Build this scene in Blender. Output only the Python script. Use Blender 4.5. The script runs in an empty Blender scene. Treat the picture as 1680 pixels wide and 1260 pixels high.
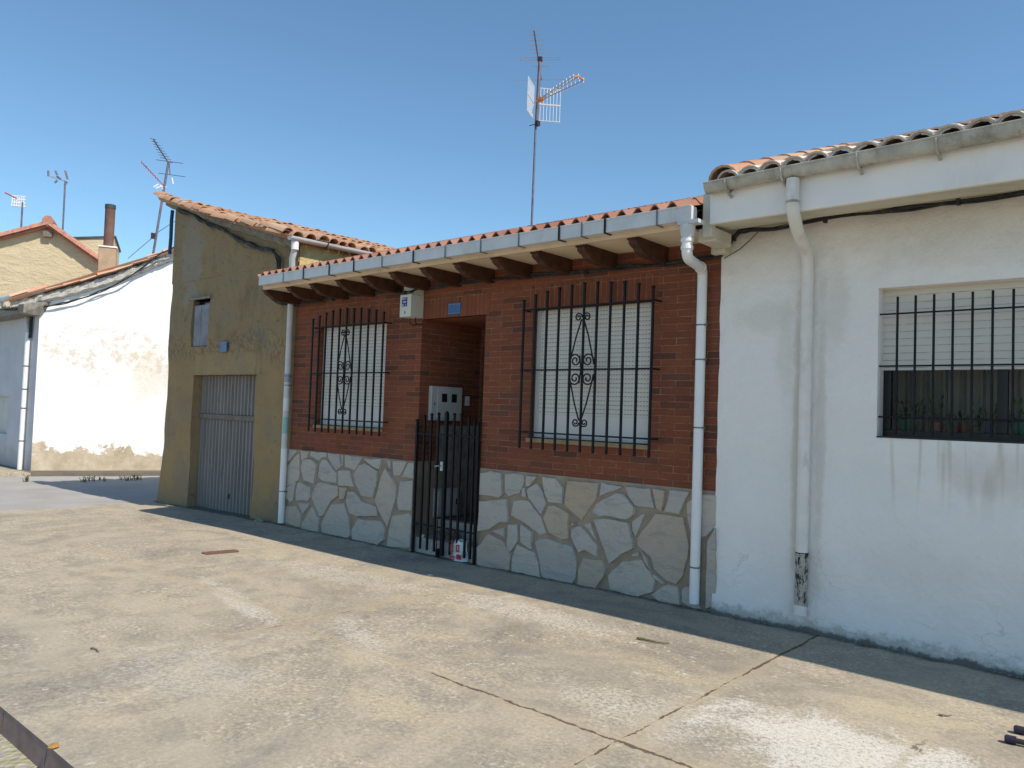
import bpy, math, random
from mathutils import Vector, Matrix, noise
random.seed(7)
S = bpy.context.scene
COL = S.collection
# ------------------------------------------------------------------ camera
F = 1276.39
AX = Matrix(((0.752, -0.002, 0.659), (0.658, -0.051, -0.751), (0.035, 0.999, -0.037)))
rx = Vector((-(-617-840), 627-630, 1276.39)).normalized()          # world X seen from the camera
ry = Vector((1118, -86, -1276.39)).normalized()
rz = rx.cross(ry).normalized(); ry = rz.cross(rx)
AX = Matrix((rx, ry, rz))
CAM = Vector((0, -6.093, 1.6))
cd = bpy.data.cameras.new('camera'); cam = bpy.data.objects.new('camera', cd); COL.objects.link(cam)
cam.matrix_world = Matrix.Translation(CAM) @ AX.to_4x4()
cd.sensor_width = 36; cd.lens = F/1680*36; cd.clip_start = .05; cd.clip_end = 2000
S.camera = cam
# ------------------------------------------------------------------ light
SUN = Vector((0.88, 0.03, 1.0)).normalized()
w = bpy.data.worlds.new('World'); S.world = w; w.use_nodes = True
wn = w.node_tree.nodes; wl = w.node_tree.links
sky = wn.new('ShaderNodeTexSky'); sky.sky_type = 'NISHITA'; sky.sun_disc = False
sky.sun_elevation = math.asin(SUN.z); sky.sun_rotation = math.atan2(SUN.x, SUN.y)
sky.air_density = 1.2; sky.dust_density = 0.0; sky.ozone_density = 6.0; sky.altitude = 1500
bg = wn['Background']; bg.inputs['Strength'].default_value = .145
tint = wn.new('ShaderNodeMix'); tint.data_type = 'RGBA'; tint.blend_type = 'MULTIPLY'; tint.inputs[0].default_value = 1
wl.new(sky.outputs[0], tint.inputs[6]); tint.inputs[7].default_value = (1.02, 1.10, 1.0, 1); wl.new(tint.outputs[2], bg.inputs[0])
sd = bpy.data.lights.new('sun', 'SUN'); sd.energy = 4.7; sd.angle = math.radians(.5); sd.color = (1, .92, .80)
so = bpy.data.objects.new('sun', sd); COL.objects.link(so)
so.rotation_euler = SUN.to_track_quat('Z', 'Y').to_euler()
S.view_settings.view_transform = 'Standard'; S.view_settings.look = 'None'
S.view_settings.exposure = 0.13; S.view_settings.gamma = 1
S.render.engine = 'CYCLES'
# ------------------------------------------------------------------ measuring helpers: a sight line met with a real plane
def ray(px, py): return AX @ Vector((px-840, -(py-630), -F))
def onY(px, py, y=0.0):
    r = ray(px, py); return CAM + r*((y-CAM.y)/r.y)
def onX(px, py, x):
    r = ray(px, py); return CAM + r*((x-CAM.x)/r.x)
def onZ(px, py, z=0.0):
    r = ray(px, py); return CAM + r*((z-CAM.z)/r.z)
def onP(px, py, P, n):
    r = ray(px, py); return CAM + r*((P-CAM).dot(n)/r.dot(n))
def lerp(a, b, t): return a+(b-a)*t
def interp(x, pts):
    if x <= pts[0][0]: return pts[0][1]
    for (a, u), (b, v) in zip(pts, pts[1:]):
        if x <= b: return lerp(u, v, (x-a)/(b-a))
    return pts[-1][1]
def gz(x):                                                          # the street falls gently to the left
    return interp(x, [(-60, -.3), (-21, -.18), (-17, -.15), (-13, -.11), (-9.5, -.045), (-6.5, -.035), (-4, -.005), (-3, 0), (60, 0)])
def onG(px, py):
    z = 0
    for _ in range(8):
        p = onZ(px, py, z); z = gz(p.x)
    return p
# ------------------------------------------------------------------ mesh builder
class MB:
    def __init__(s): s.v = []; s.f = []; s.uv = {}
    def add(s, vs, fs):
        o = len(s.v); s.v += [Vector(v) for v in vs]; s.f += [tuple(i+o for i in f) for f in fs]
        return s
    def box(s, a, b):
        x0, y0, z0 = a; x1, y1, z1 = b
        return s.add([(x0,y0,z0),(x1,y0,z0),(x1,y1,z0),(x0,y1,z0),(x0,y0,z1),(x1,y0,z1),(x1,y1,z1),(x0,y1,z1)],
                     [(0,3,2,1),(4,5,6,7),(0,1,5,4),(1,2,6,5),(2,3,7,6),(3,0,4,7)])
    def obox(s, c, ax, ay, az, h):                                   # oriented box: centre, three unit axes, half sizes
        c = Vector(c); ax, ay, az = Vector(ax).normalized()*h[0], Vector(ay).normalized()*h[1], Vector(az).normalized()*h[2]
        vs = [c+ax*i+ay*j+az*k for k in (-1,1) for (i,j) in ((-1,-1),(1,-1),(1,1),(-1,1))]
        return s.add(vs, [(0,3,2,1),(4,5,6,7),(0,1,5,4),(1,2,6,5),(2,3,7,6),(3,0,4,7)])
    def prism(s, poly, d):                                           # polygon of 3D points extruded by vector d
        poly = [Vector(p) for p in poly]; d = Vector(d); n = len(poly)
        nn = Vector((0,0,0))
        for i in range(n): nn += poly[i].cross(poly[(i+1) % n])
        if nn.dot(d) > 0: poly = poly[::-1]
        return s.add(poly+[p+d for p in poly], [tuple(range(n)), tuple(range(2*n-1, n-1, -1))] +
                     [(i, i+n, (i+1) % n+n, (i+1) % n)[::1] for i in range(n)])
    def tube(s, pts, r, k=8, cap=True):
        pts = [Vector(p) for p in pts]; n = len(pts)
        rr = r if isinstance(r, (list, tuple)) else [r]*n
        up = None; vs = []
        for i, p in enumerate(pts):
            t = (pts[min(i+1, n-1)]-pts[max(i-1, 0)]).normalized()
            if up is None:
                up = Vector((0,0,1)) if abs(t.z) < .9 else Vector((0,1,0))
            u = (up - t*up.dot(t))
            if u.length < 1e-4: u = t.orthogonal()
            u.normalize(); v = t.cross(u); up = u
            for j in range(k):
                a = 2*math.pi*j/k; vs.append(p+u*math.cos(a)*rr[i]+v*math.sin(a)*rr[i])
        fs = [(i*k+j, i*k+(j+1) % k, (i+1)*k+(j+1) % k, (i+1)*k+j) for i in range(n-1) for j in range(k)]
        if cap: fs += [tuple(range(k))[::-1], tuple((n-1)*k+j for j in range(k))]
        return s.add(vs, fs)
    def lathe(s, c, prof, k=16):
        c = Vector(c); vs = [c+Vector((r*math.cos(2*math.pi*j/k), r*math.sin(2*math.pi*j/k), z)) for r, z in prof for j in range(k)]
        n = len(prof)
        return s.add(vs, [(i*k+j, i*k+(j+1) % k, (i+1)*k+(j+1) % k, (i+1)*k+j) for i in range(n-1) for j in range(k)])
    def grid(s, fn, nu, nv):
        return s.add([fn(i/nu, j/nv) for j in range(nv+1) for i in range(nu+1)],
                     [(j*(nu+1)+i, j*(nu+1)+i+1, (j+1)*(nu+1)+i+1, (j+1)*(nu+1)+i) for j in range(nv) for i in range(nu)])
    def build(s, name, mat, parent=None, smooth=False, bevel=0, swap=False):
        off = Vector((0,0,0))
        if parent is not None: off = ORG.get(parent, Vector((0,0,0)))
        me = bpy.data.meshes.new(name); me.from_pydata([v-off for v in s.v], [], s.f)
        me.materials.append(mat)
        uvl = me.uv_layers.new(name='UVMap')
        for p in me.polygons:
            n = p.normal; a = max(range(3), key=lambda i: abs(n[i]))
            for li in p.loop_indices:
                v = s.v[me.loops[li].vertex_index]
                uv = ((v.y, v.z), (v.x, v.z), (v.x, v.y))[a]
                uvl.data[li].uv = (uv[1], uv[0]) if swap else uv
            p.use_smooth = smooth
        o = bpy.data.objects.new(name, me); COL.objects.link(o)
        if parent is not None: o.parent = parent; ORG[o] = off
        else: ORG[o] = Vector((0,0,0))
        if bevel:
            b = o.modifiers.new('bevel', 'BEVEL'); b.width = bevel; b.segments = 2; b.limit_method = 'ANGLE'
            b.angle_limit = math.radians(40)
        if smooth:
            try: me.set_sharp_from_angle(angle=math.radians(45))
            except Exception: pass
        return o
ORG = {}
def thing(name, label, cat, loc, group=None):
    o = bpy.data.objects.new(name, None); COL.objects.link(o); o.location = loc; o.empty_display_size = .2
    ORG[o] = Vector(loc); return tag(o, label, cat, group)
def tag(o, label, cat, group=None):
    o['label'] = label; o['category'] = cat
    if group: o['group'] = group
    return o
def struct(o, kind='structure'): o['kind'] = kind; return o
# ------------------------------------------------------------------ materials
class NT:
    def __init__(s, name, rough=.85, spec=.3):
        s.m = bpy.data.materials.new(name); s.m.use_nodes = True
        s.n = s.m.node_tree.nodes; s.l = s.m.node_tree.links; s.b = s.n['Principled BSDF']
        s.b.inputs['Roughness'].default_value = rough; s.b.inputs['Specular IOR Level'].default_value = spec
        s.pos = s.n.new('ShaderNodeNewGeometry').outputs['Position']; s.geo = s.pos.node
        s.sep = s.n.new('ShaderNodeSeparateXYZ'); s.l.new(s.pos, s.sep.inputs[0])
        s.x, s.y, s.z = s.sep.outputs
        s.h = None
    def val(s, sock, v):
        if isinstance(v, bpy.types.NodeSocket): s.l.new(v, sock)
        elif isinstance(v, (int, float)): sock.default_value = v
        else: sock.default_value = (*v, 1) if len(v) == 3 and sock.type == 'RGBA' else v
    def math(s, op, a, b=0.0, c=0.0, clamp=False):
        n = s.n.new('ShaderNodeMath'); n.operation = op; n.use_clamp = clamp
        s.val(n.inputs[0], a); s.val(n.inputs[1], b)
        if op in ('MULTIPLY_ADD', 'SMOOTH_MIN', 'WRAP'): s.val(n.inputs[2], c)
        return n.outputs[0]
    def vec(s, scale=(1,1,1), off=(0,0,0), src=None):
        n = s.n.new('ShaderNodeMapping'); s.l.new(src or s.pos, n.inputs[0])
        n.inputs['Scale'].default_value = scale; n.inputs['Location'].default_value = off; return n.outputs[0]
    def noise(s, scale, detail=4, rough=.55, v=None, dist=0):
        n = s.n.new('ShaderNodeTexNoise'); s.l.new(v or s.pos, n.inputs['Vector'])
        n.inputs['Scale'].default_value = scale; n.inputs['Detail'].default_value = detail
        n.inputs['Roughness'].default_value = rough; n.inputs['Distortion'].default_value = dist; return n.outputs[0]
    def voro(s, scale, feat='F1', v=None, out=0, rnd=1):
        n = s.n.new('ShaderNodeTexVoronoi'); n.feature = feat; s.l.new(v or s.pos, n.inputs['Vector'])
        n.inputs['Scale'].default_value = scale; n.inputs['Randomness'].default_value = rnd; return n.outputs[out]
    def ramp(s, f, stops, interp='LINEAR'):
        n = s.n.new('ShaderNodeValToRGB'); s.val(n.inputs[0], f); n.color_ramp.interpolation = interp
        e = n.color_ramp.elements
        while len(e) < len(stops): e.new(.5)
        for i, (p, c) in enumerate(stops):
            e[i].position = p; e[i].color = (c, c, c, 1) if isinstance(c, (int, float)) else (*c, 1)
        return n.outputs[0]
    def step(s, f, a, b):                                             # smooth 0..1 between a and b
        n = s.n.new('ShaderNodeMapRange'); n.interpolation_type = 'SMOOTHSTEP'
        s.val(n.inputs[0], f); n.inputs[1].default_value = a; n.inputs[2].default_value = b; return n.outputs[0]
    def mix(s, f, a, b, mode='MIX'):
        n = s.n.new('ShaderNodeMix'); n.data_type = 'RGBA'; n.blend_type = mode
        s.val(n.inputs[0], f); s.val(n.inputs[6], a); s.val(n.inputs[7], b); return n.outputs[2]
    def blob(s, cx, cy, rx, ry, ax='xy', ang=0):                      # 1 inside an ellipse, falling to 0
        u, v = {'xy': (s.x, s.y), 'xz': (s.x, s.z), 'yz': (s.y, s.z)}[ax]
        u = s.math('SUBTRACT', u, cx); v = s.math('SUBTRACT', v, cy)
        if ang:
            c, q = math.cos(ang), math.sin(ang)
            u, v = s.math('ADD', s.math('MULTIPLY', u, c), s.math('MULTIPLY', v, q)), s.math('SUBTRACT', s.math('MULTIPLY', v, c), s.math('MULTIPLY', u, q))
        u = s.math('DIVIDE', u, rx); v = s.math('DIVIDE', v, ry)
        return s.math('SQRT', s.math('ADD', s.math('MULTIPLY', u, u), s.math('MULTIPLY', v, v)))
    def bump(s, h, dist=.01, strength=.6):
        n = s.n.new('ShaderNodeBump'); n.inputs['Strength'].default_value = strength; n.inputs['Distance'].default_value = dist
        s.l.new(h, n.inputs['Height'])
        if s.h: s.l.new(s.h, n.inputs['Normal'])
        s.h = n.outputs[0]; return s
    def done(s, col, rough=None, metal=None):
        s.val(s.b.inputs['Base Color'], col)
        if rough is not None: s.val(s.b.inputs['Roughness'], rough)
        if metal is not None: s.b.inputs['Metallic'].default_value = metal
        if s.h: s.l.new(s.h, s.b.inputs['Normal'])
        return s.m
M = {}
def simple(name, col, rough=.5, var=.25, scale=8, metal=0, bump=.3, bd=.003, spec=.4, dirt=None):
    t = NT(name, rough, spec); n = t.noise(scale, 5, .6)
    lo = tuple(c*(1-var) for c in col); hi = tuple(min(1, c*(1+var)) for c in col)
    c = t.ramp(n, [(.3, lo), (.7, hi)])
    if dirt:
        d = t.step(t.noise(scale*.6, 6, .7, t.vec((1,1,.35), (3,7,1))), .5, .75)
        c = t.mix(t.math('MULTIPLY', d, dirt[1]), c, dirt[0])
    if bump: t.bump(t.noise(scale*6, 4, .6), bd, bump)
    M[name] = t.done(c, t.step(n, -.6, 1.2) if rough is None else None, metal); return M[name]
simple('dark_iron', (.008, .009, .013), .6, .3, 14, 0, .3, .001, .25, ((.06,.035,.025), .35))
simple('gate_black', (.006, .006, .008), .6, .3, 14, 0, .3, .001, .25, ((.04,.025,.02), .3))
simple('wood_dark', (.075, .032, .018), .6, .35, 9, 0, .4, .002, .3)
simple('door_wood', (.10, .052, .022), .45, .3, 12, 0, .3, .002, .4)
simple('pvc_grey', (.60, .59, .585), .45, .09, 4, 0, .3, .002, .4, ((.36,.34,.30), .6))
simple('pvc_white', (.80, .785, .77), .38, .05, 3, 0, .1, .001, .45, ((.42,.40,.36), .35))
simple('steel_clip', (.16, .16, .17), .4, .2, 30, .7, .1)
simple('aluminium', (.42, .42, .45), .38, .15, 20, .6, .1, .001)
simple('mast_steel', (.17, .15, .18), .5, .3, 12, .4, .2, .001, .4, ((.16,.07,.05), .4))
simple('antenna_white', (.75, .75, .74), .5, .05, 20, 0, .1, .001)
simple('antenna_orange', (.62, .20, .04), .5, .1, 20)
simple('antenna_red', (.38, .06, .04), .5, .1, 20)
simple('cable_black', (.028, .027, .028), .6, .5, 20, 0, .4, .003, .3, ((.16,.14,.11), .6))
simple('cable_grey', (.13, .12, .10), .7, .3, 20, 0, .3, .002)
simple('meter_grey', (.52, .51, .49), .5, .06, 5, 0, .1, .001, .4, ((.25,.23,.2), .4))
simple('box_cream', (.60, .60, .53), .45, .04, 5, 0, .1, .001, .4, ((.40,.37,.3), .3))
simple('dark_glass', (.012, .012, .014), .12, .2, 5, 0, 0)
simple('sign_blue', (.03, .09, .26), .35, .2, 30, 0, .1, .001, .5)
simple('sign_rim', (.25, .30, .45), .4, .1, 10)
simple('sticker_blue', (.03, .04, .25), .5, .1, 10)
simple('paper_white', (.72, .72, .70), .7, .05, 12)
simple('letter_red', (.42, .03, .045), .6, .12, 12)
simple('cloth_grey', (.12, .12, .13), .95, .4, 14, 0, .6, .01)
simple('cloth_brown', (.15, .11, .08), .95, .3, 14, 0, .6, .01)
simple('marble_step', (.42, .40, .36), .4, .15, 9, 0, .2, .002, .4, ((.18,.14,.10), .6))
simple('floor_dark', (.11, .085, .065), .7, .3, 8, 0, .3)
simple('sill_tan', (.36, .25, .14), .7, .2, 10, 0, .3)
simple('frame_white', (.62, .61, .57), .45, .05, 6)
simple('eave_cream', (.68, .50, .34), .85, .12, 3, 0, .3, .004, .2, ((.40,.24,.13), .55))
simple('soffit_cream', (.76, .62, .44), .9, .08, 3, 0, .3, .004, .2)
simple('cement', (.27, .25, .21), .95, .3, 7, 0, .8, .012, .1, ((.08,.075,.065), .6))
simple('old_mortar', (.62, .58, .52), .95, .25, 6, 0, .9, .03, .1, ((.22,.19,.16), .5))
simple('room_dark', (.055, .042, .035), .9, .2, 3)
simple('curtain', (.42, .36, .31), .9, .1, 3)
simple('frame_black', (.008, .008, .009), .35, .1, 5)
simple('pot_green', (.02, .22, .13), .5, .1, 20); simple('pot_pink', (.45, .2, .17), .6, .1, 20)
simple('pot_red', (.4, .06, .05), .5, .1, 20); simple('pot_blue', (.03, .13, .32), .5, .1, 20)
simple('leaf_green', (.045, .085, .02), .6, .5, 30); simple('weed_dry', (.17, .14, .06), .8, .4, 30)
simple('rust', (.17, .085, .065), .85, .35, 25, 0, .6, .004)
simple('tube_purple', (.03, .022, .045), .45, .3, 10)
simple('leaf_orange', (.42, .22, .06), .8, .2, 20)
simple('pipe_painted', (.76, .71, .65), .7, .07, 7, 0, .4, .004, .3, ((.36,.32,.25), .7))
t = NT('pipe_rusted', .9, .1)
c = t.ramp(t.noise(9, 5, .7), [(.3, (.36,.31,.25)), (.6, (.56,.52,.46))])
c = t.mix(t.step(t.noise(24, 6, .75, t.vec((1,1,.45))), .50, .58), c, (.06,.05,.045)); c = t.mix(t.step(t.noise(40, 4, .7), .60, .68), c, (.24,.12,.07))
t.bump(t.noise(24, 6, .75), .02, .9); M['pipe_rusted'] = t.done(c)
simple('fascia_white', (.83, .785, .74), .85, .05, 2.5, 0, .35, .004, .2, ((.42,.38,.30), .3))
simple('gutter_weathered', (.46, .43, .37), .85, .25, 7, 0, .8, .012, .2, ((.14,.12,.085), .85))
simple('soffit_stained', (.62, .57, .45), .9, .12, 3, 0, .4, .005, .2, ((.22,.19,.13), .6))
simple('blue_pipe', (.01, .06, .13), .5, .2, 10)
simple('chimney_render', (.42, .30, .20), .9, .18, 4, 0, .6, .01, .2, ((.30,.28,.24), .6))
simple('flue_rust', (.15, .085, .065), .8, .3, 3, 0, .4, .004, .3, ((.42,.38,.33), .75))
simple('flue_cap', (.05, .06, .06), .6, .2, 5)
simple('wood_bar', (.19, .15, .125), .8, .2, 12)
simple('print_teal', (.30, .50, .45), .5, .2, 60); simple('print_blue', (.32, .34, .42), .5, .3, 60)

# brick
def brick_mat(name, bw, bh, off=.5):
    t = NT(name, .85, .25)
    uv = t.n.new('ShaderNodeUVMap').outputs[0]
    # ragged joints
    dn = t.n.new('ShaderNodeTexNoise'); t.l.new(uv, dn.inputs['Vector']); dn.inputs['Scale'].default_value = 14; dn.inputs['Detail'].default_value = 3
    va = t.n.new('ShaderNodeVectorMath'); va.operation = 'MULTIPLY_ADD'; t.l.new(dn.outputs['Color'], va.inputs[0])
    va.inputs[1].default_value = (.008, .008, 0); t.l.new(uv, va.inputs[2])
    b = t.n.new('ShaderNodeTexBrick'); t.l.new(va.outputs[0], b.inputs['Vector']); b.offset = off
    b.inputs['Scale'].default_value = 1; b.inputs['Brick Width'].default_value = bw; b.inputs['Row Height'].default_value = bh
    b.inputs['Mortar Size'].default_value = .0048; b.inputs['Mortar Smooth'].default_value = .35; b.inputs['Bias'].default_value = 0
    b.inputs['Color1'].default_value = (0,0,0,1); b.inputs['Color2'].default_value = (1,1,1,1); b.inputs['Mortar'].default_value = (.5,.5,.5,1)
    per = t.ramp(b.outputs['Color'], [(0, (.062,.032,.030)), (.08, (.11,.042,.028)), (.18, (.19,.055,.030)), (.5, (.235,.063,.032)), (.84, (.265,.078,.037)), (.93, (.20,.066,.038)), (1, (.12,.055,.045))])
    fine = t.noise(45, 5, .7); big = t.noise(1.1, 3)
    c = t.mix(.35, per, t.ramp(fine, [(.3, (.10,.035,.022)), (.7, (.30,.105,.055))]))
    c = t.mix(t.math('MULTIPLY', t.step(big, .35, .7), .22), c, (.13,.055,.038))
    mort = t.ramp(t.noise(9, 4), [(.35, (.20,.09,.05)), (.7, (.40,.25,.14))])
    c = t.mix(t.math('MULTIPLY', b.outputs['Fac'], .75), c, mort)
    c = t.mix(t.math('MULTIPLY', t.step(t.noise(2.6, 7, .75, t.vec((1,1,1), (3,0,3))), .56, .72), .22), c, (.36,.22,.15))
    c = t.mix(t.math('MULTIPLY', t.step(t.noise(13, 6, .8), .62, .74), .3), c, (.08,.04,.032))
    t.bump(t.math('MULTIPLY', b.outputs['Fac'], -1), .006, .8).bump(fine, .003, .35)
    M[name] = t.done(c)
brick_mat('brick', .298, .0625); brick_mat('brick_soldier', .24, .0625, 0.0)
# crazy paving
t = NT('stone', .8, .25); r = t.n.new('ShaderNodeObjectInfo').outputs['Random']
c = t.ramp(r, [(0, (.50,.44,.375)), (.25, (.46,.42,.37)), (.5, (.54,.465,.38)), (.72, (.44,.415,.39)), (.84, (.50,.385,.27)), (1, (.50,.46,.41))])
vein = t.noise(3.2, 6, .65, t.vec((1,1,3.2)), 1.2)
c = t.mix(t.step(vein, .5, .72), c, t.mix(.55, c, (.27,.27,.29)))
c = t.mix(t.math('MULTIPLY', t.step(t.noise(2.1, 5, .6, t.vec((1,1,2), (5,0,2)), 1), .58, .75), .5), c, (.46,.33,.20))
c = t.mix(t.math('MULTIPLY', t.step(t.noise(60, 3), .55, .75), .2), c, (.2,.19,.18))
c = t.mix(t.math('MULTIPLY', t.step(t.noise(11, 6, .75), .54, .68), .3), c, (.30,.28,.25))
t.bump(t.noise(2.6, 5, .6, t.vec((1,1,2.2)), .8), .04, .8).bump(vein, .02, .7).bump(t.noise(25, 6, .7), .010, .7); M['stone'] = t.done(c)
t = NT('stone_mortar', .95, .1)
c = t.ramp(t.noise(5, 5), [(.3, (.27,.21,.155)), (.7, (.40,.32,.235))]); t.bump(t.noise(40, 4), .006, .6); M['stone_mortar'] = t.done(c)
# concrete pavement ------------------------------------------------
t = NT('concrete', .93, .12)
big = t.noise(.5, 7, .66, t.vec(), .8); mid = t.noise(2.6, 7, .7, t.vec((1,1,1), (4,2,0)), .5); fine = t.noise(38, 6, .8); micro = t.noise(120, 3, .8)
c = t.ramp(big, [(.30, (.235,.206,.170)), (.42, (.36,.313,.245)), (.54, (.445,.380,.285)), (.66, (.31,.276,.225))])
c = t.mix(t.math('MULTIPLY', t.step(mid, .47, .62), .45), c, (.245,.22,.185))
c = t.mix(t.math('MULTIPLY', t.step(t.noise(1.1, 7, .65, t.vec((1,1.7,1), (9,5,0)), .6), .52, .68), .55), c, (.50,.42,.275))
c = t.mix(t.math('MULTIPLY', t.step(t.noise(5.5, 6, .75, t.vec((1,1,1), (1,5,0)), .4), .52, .66), .35), c, (.475,.42,.33))
worn = t.step(t.noise(.7, 6, .7, t.vec((1,1,1), (2.2,7.1,0)), .7), .44, .56)
gm = t.mix(1, c, t.ramp(fine, [(.28, .42), (.44, .84), (.55, 1.06), (.74, 1.75)]), 'MULTIPLY')
c = t.mix(t.math('ADD', t.math('MULTIPLY', worn, .5), .5), c, gm)
flk = t.math('MULTIPLY', t.step(t.voro(38, out=1), .80, .90), t.step(t.noise(9, 5, .7, t.vec((1,1,1), (3,3,0))), .47, .56))
c = t.mix(t.math('MULTIPLY', t.math('MULTIPLY', flk, worn), .8), c, (.62,.57,.49))
pit = t.math('MULTIPLY', t.step(t.voro(55, out=1, v=t.vec((1,1,1), (5,1,0))), .86, .94), worn)
c = t.mix(t.math('MULTIPLY', pit, .5), c, (.19,.165,.13))
edge_n = t.noise(2.6, 8, .78, t.vec((1,1,1), (1,1,0)), .7)
def patch(c, cx, cy, rx, ry, k, ang=0, col=(.62,.575,.51), den=.16):
    d = t.blob(cx, cy, rx, ry, 'xy', ang)
    m = t.step(t.math('SUBTRACT', t.math('MULTIPLY', edge_n, 2.6), d), -.35, .75)
    g_ = t.step(t.math('ADD', t.math('ADD', t.math('MULTIPLY', fine, .6), t.math('MULTIPLY', t.noise(85, 4, .75), .4)), t.math('MULTIPLY', m, den)), .60, .74)
    return t.mix(t.math('MULTIPLY', t.math('MULTIPLY', m, g_), k), c, col)
p1 = onG(1400, 1225)
c = patch(c, p1.x+.05, p1.y-.1, .78, .45, .9, den=.21, col=(.66,.625,.56))
p2 = onG(860, 1003); c = patch(c, p2.x, p2.y, 1.0, .22, .75)
p3 = onG(390, 985); c = patch(c, p3.x, p3.y, .95, .12, .85, math.radians(-12))
p4 = onG(560, 945); c = patch(c, p4.x, p4.y, 1.1, .28, .5)
p5 = onG(590, 1045); c = patch(c, p5.x, p5.y, .8, .14, .55, math.radians(-25))
p6 = onG(1040, 1165); c = patch(c, p6.x, p6.y, .6, .25, .55)
p7 = onG(300, 1100); c = patch(c, p7.x, p7.y, .8, .4, .35)
for (px, py, rx_, ry_) in ((330, 1160, .16, .09), (310, 1235, .18, .09), (90, 1085, .25, .1), (60, 1030, .6, .12), (250, 1000, .6, .1)):
    q = onG(px, py); d = t.blob(q.x, q.y, rx_, ry_)
    m = t.step(t.math('SUBTRACT', t.math('MULTIPLY', edge_n, 2.4), d), .0, .45)
    c = t.mix(t.math('MULTIPLY', m, .45), c, (.43,.375,.285))
# joints and cracks
wob = t.math('MULTIPLY', t.math('SUBTRACT', t.noise(2.2, 8, .78, t.vec((1,1,1), (7,7,7))), .5), .15)
wob2 = t.math('MULTIPLY', t.math('SUBTRACT', t.noise(24, 5, .8), .5), .035)
wsum = t.math('ADD', wob, wob2)
jw = t.noise(4.5, 5, .7, t.vec((1,1,1), (11,3,0)))
groove = None; sand = None
def joint(axis, pos, lo, hi, wid, amp=1.0, lim=(.42, .60), sd=.12):
    global groove, sand
    a, b = (t.x, t.y) if axis == 'x' else (t.y, t.x)
    d = t.math('ABSOLUTE', t.math('SUBTRACT', t.math('ADD', a, t.math('MULTIPLY', wsum, amp)), pos))
    rng = t.math('MULTIPLY', t.math('GREATER_THAN', b, lo), t.math('LESS_THAN', b, hi))
    wl_ = t.math('MULTIPLY', t.step(jw, *lim), wid)
    g = t.math('MULTIPLY', t.step(t.math('DIVIDE', d, t.math('MAXIMUM', wl_, .0003)), 1.5, .5), rng)
    s_ = t.math('MULTIPLY', t.step(d, sd, .01), rng)
    groove = g if groove is None else t.math('MAXIMUM', groove, g)
    sand = s_ if sand is None else t.math('MAXIMUM', sand, s_)
joint('x', -2.135, -1.2, .3, .010, .55, (.30, .52)); joint('x', -2.135, -4.6, -1.2, .007, .55)
joint('x', -5.03, -3.0, .3, .006, .5, (.52, .66), .2); joint('x', -5.03, -4.6, -3.0, .003, .5, (.5, .7), .05); joint('x', -7.93, -3, .3, .004, 1, (.5, .7), .15)
joint('x', -10.8, -3, .3, .005, 1, (.5, .7)); joint('x', .76, -4.6, .3, .01)
joint('y', -2.77, -3.5, 2, .010, .9, (.36, .56)); joint('y', -2.77, -5.1, -3.5, .005, .9, (.52, .66), .06); joint('y', -2.62, -9.5, -5.1, .004, .9, (.56, .68), .08)
joint('x', -1.05, -4.6, -1.6, .004, 2.5, (.45, .6), .05)
c = t.mix(t.math('MULTIPLY', t.math('MULTIPLY', sand, t.ramp(fine, [(.3, .5), (.7, 1.0)])), .65), c, (.43,.355,.24))
c = t.mix(t.math('MULTIPLY', groove, .85), c, (.085,.068,.05))
# grime where pavement meets the walls
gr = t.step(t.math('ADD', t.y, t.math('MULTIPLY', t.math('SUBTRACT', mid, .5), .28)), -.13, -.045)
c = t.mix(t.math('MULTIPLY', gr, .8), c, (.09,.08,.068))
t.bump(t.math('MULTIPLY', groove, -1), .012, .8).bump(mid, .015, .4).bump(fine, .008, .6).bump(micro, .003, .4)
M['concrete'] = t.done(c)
# asphalt of the side street
t = NT('asphalt', .95, .15)
c = t.ramp(t.noise(1.2, 6, .6), [(.3, (.30,.285,.265)), (.7, (.38,.36,.335))])
c = t.mix(t.math('MULTIPLY', t.step(t.noise(70, 3), .5, .8), .5), c, (.40,.38,.34))
t.bump(t.noise(60, 4), .006, .5); M['asphalt'] = t.done(c)
t = NT('road_gravel', .95, .1)
c = t.ramp(t.voro(26, out=1), [(0, (.24,.22,.21)), (.3, (.38,.35,.31)), (.6, (.33,.31,.17)), (.8, (.36,.345,.25)), (1, (.48,.46,.42))])
t.bump(t.voro(26), .02, .8); M['road_gravel'] = t.done(c)
t = NT('kerb', .9, .2)
kz = t.step(t.z, -.02, -.008)
c = t.ramp(t.noise(6, 5), [(.3, (.36,.31,.22)), (.7, (.45,.40,.28))]); t.bump(t.noise(50, 4), .005, .5)
M['kerb'] = t.done(c)
simple('kerb_face', (.27, .18, .16), .9, .2, 8, 0, .5, .004)
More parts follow.
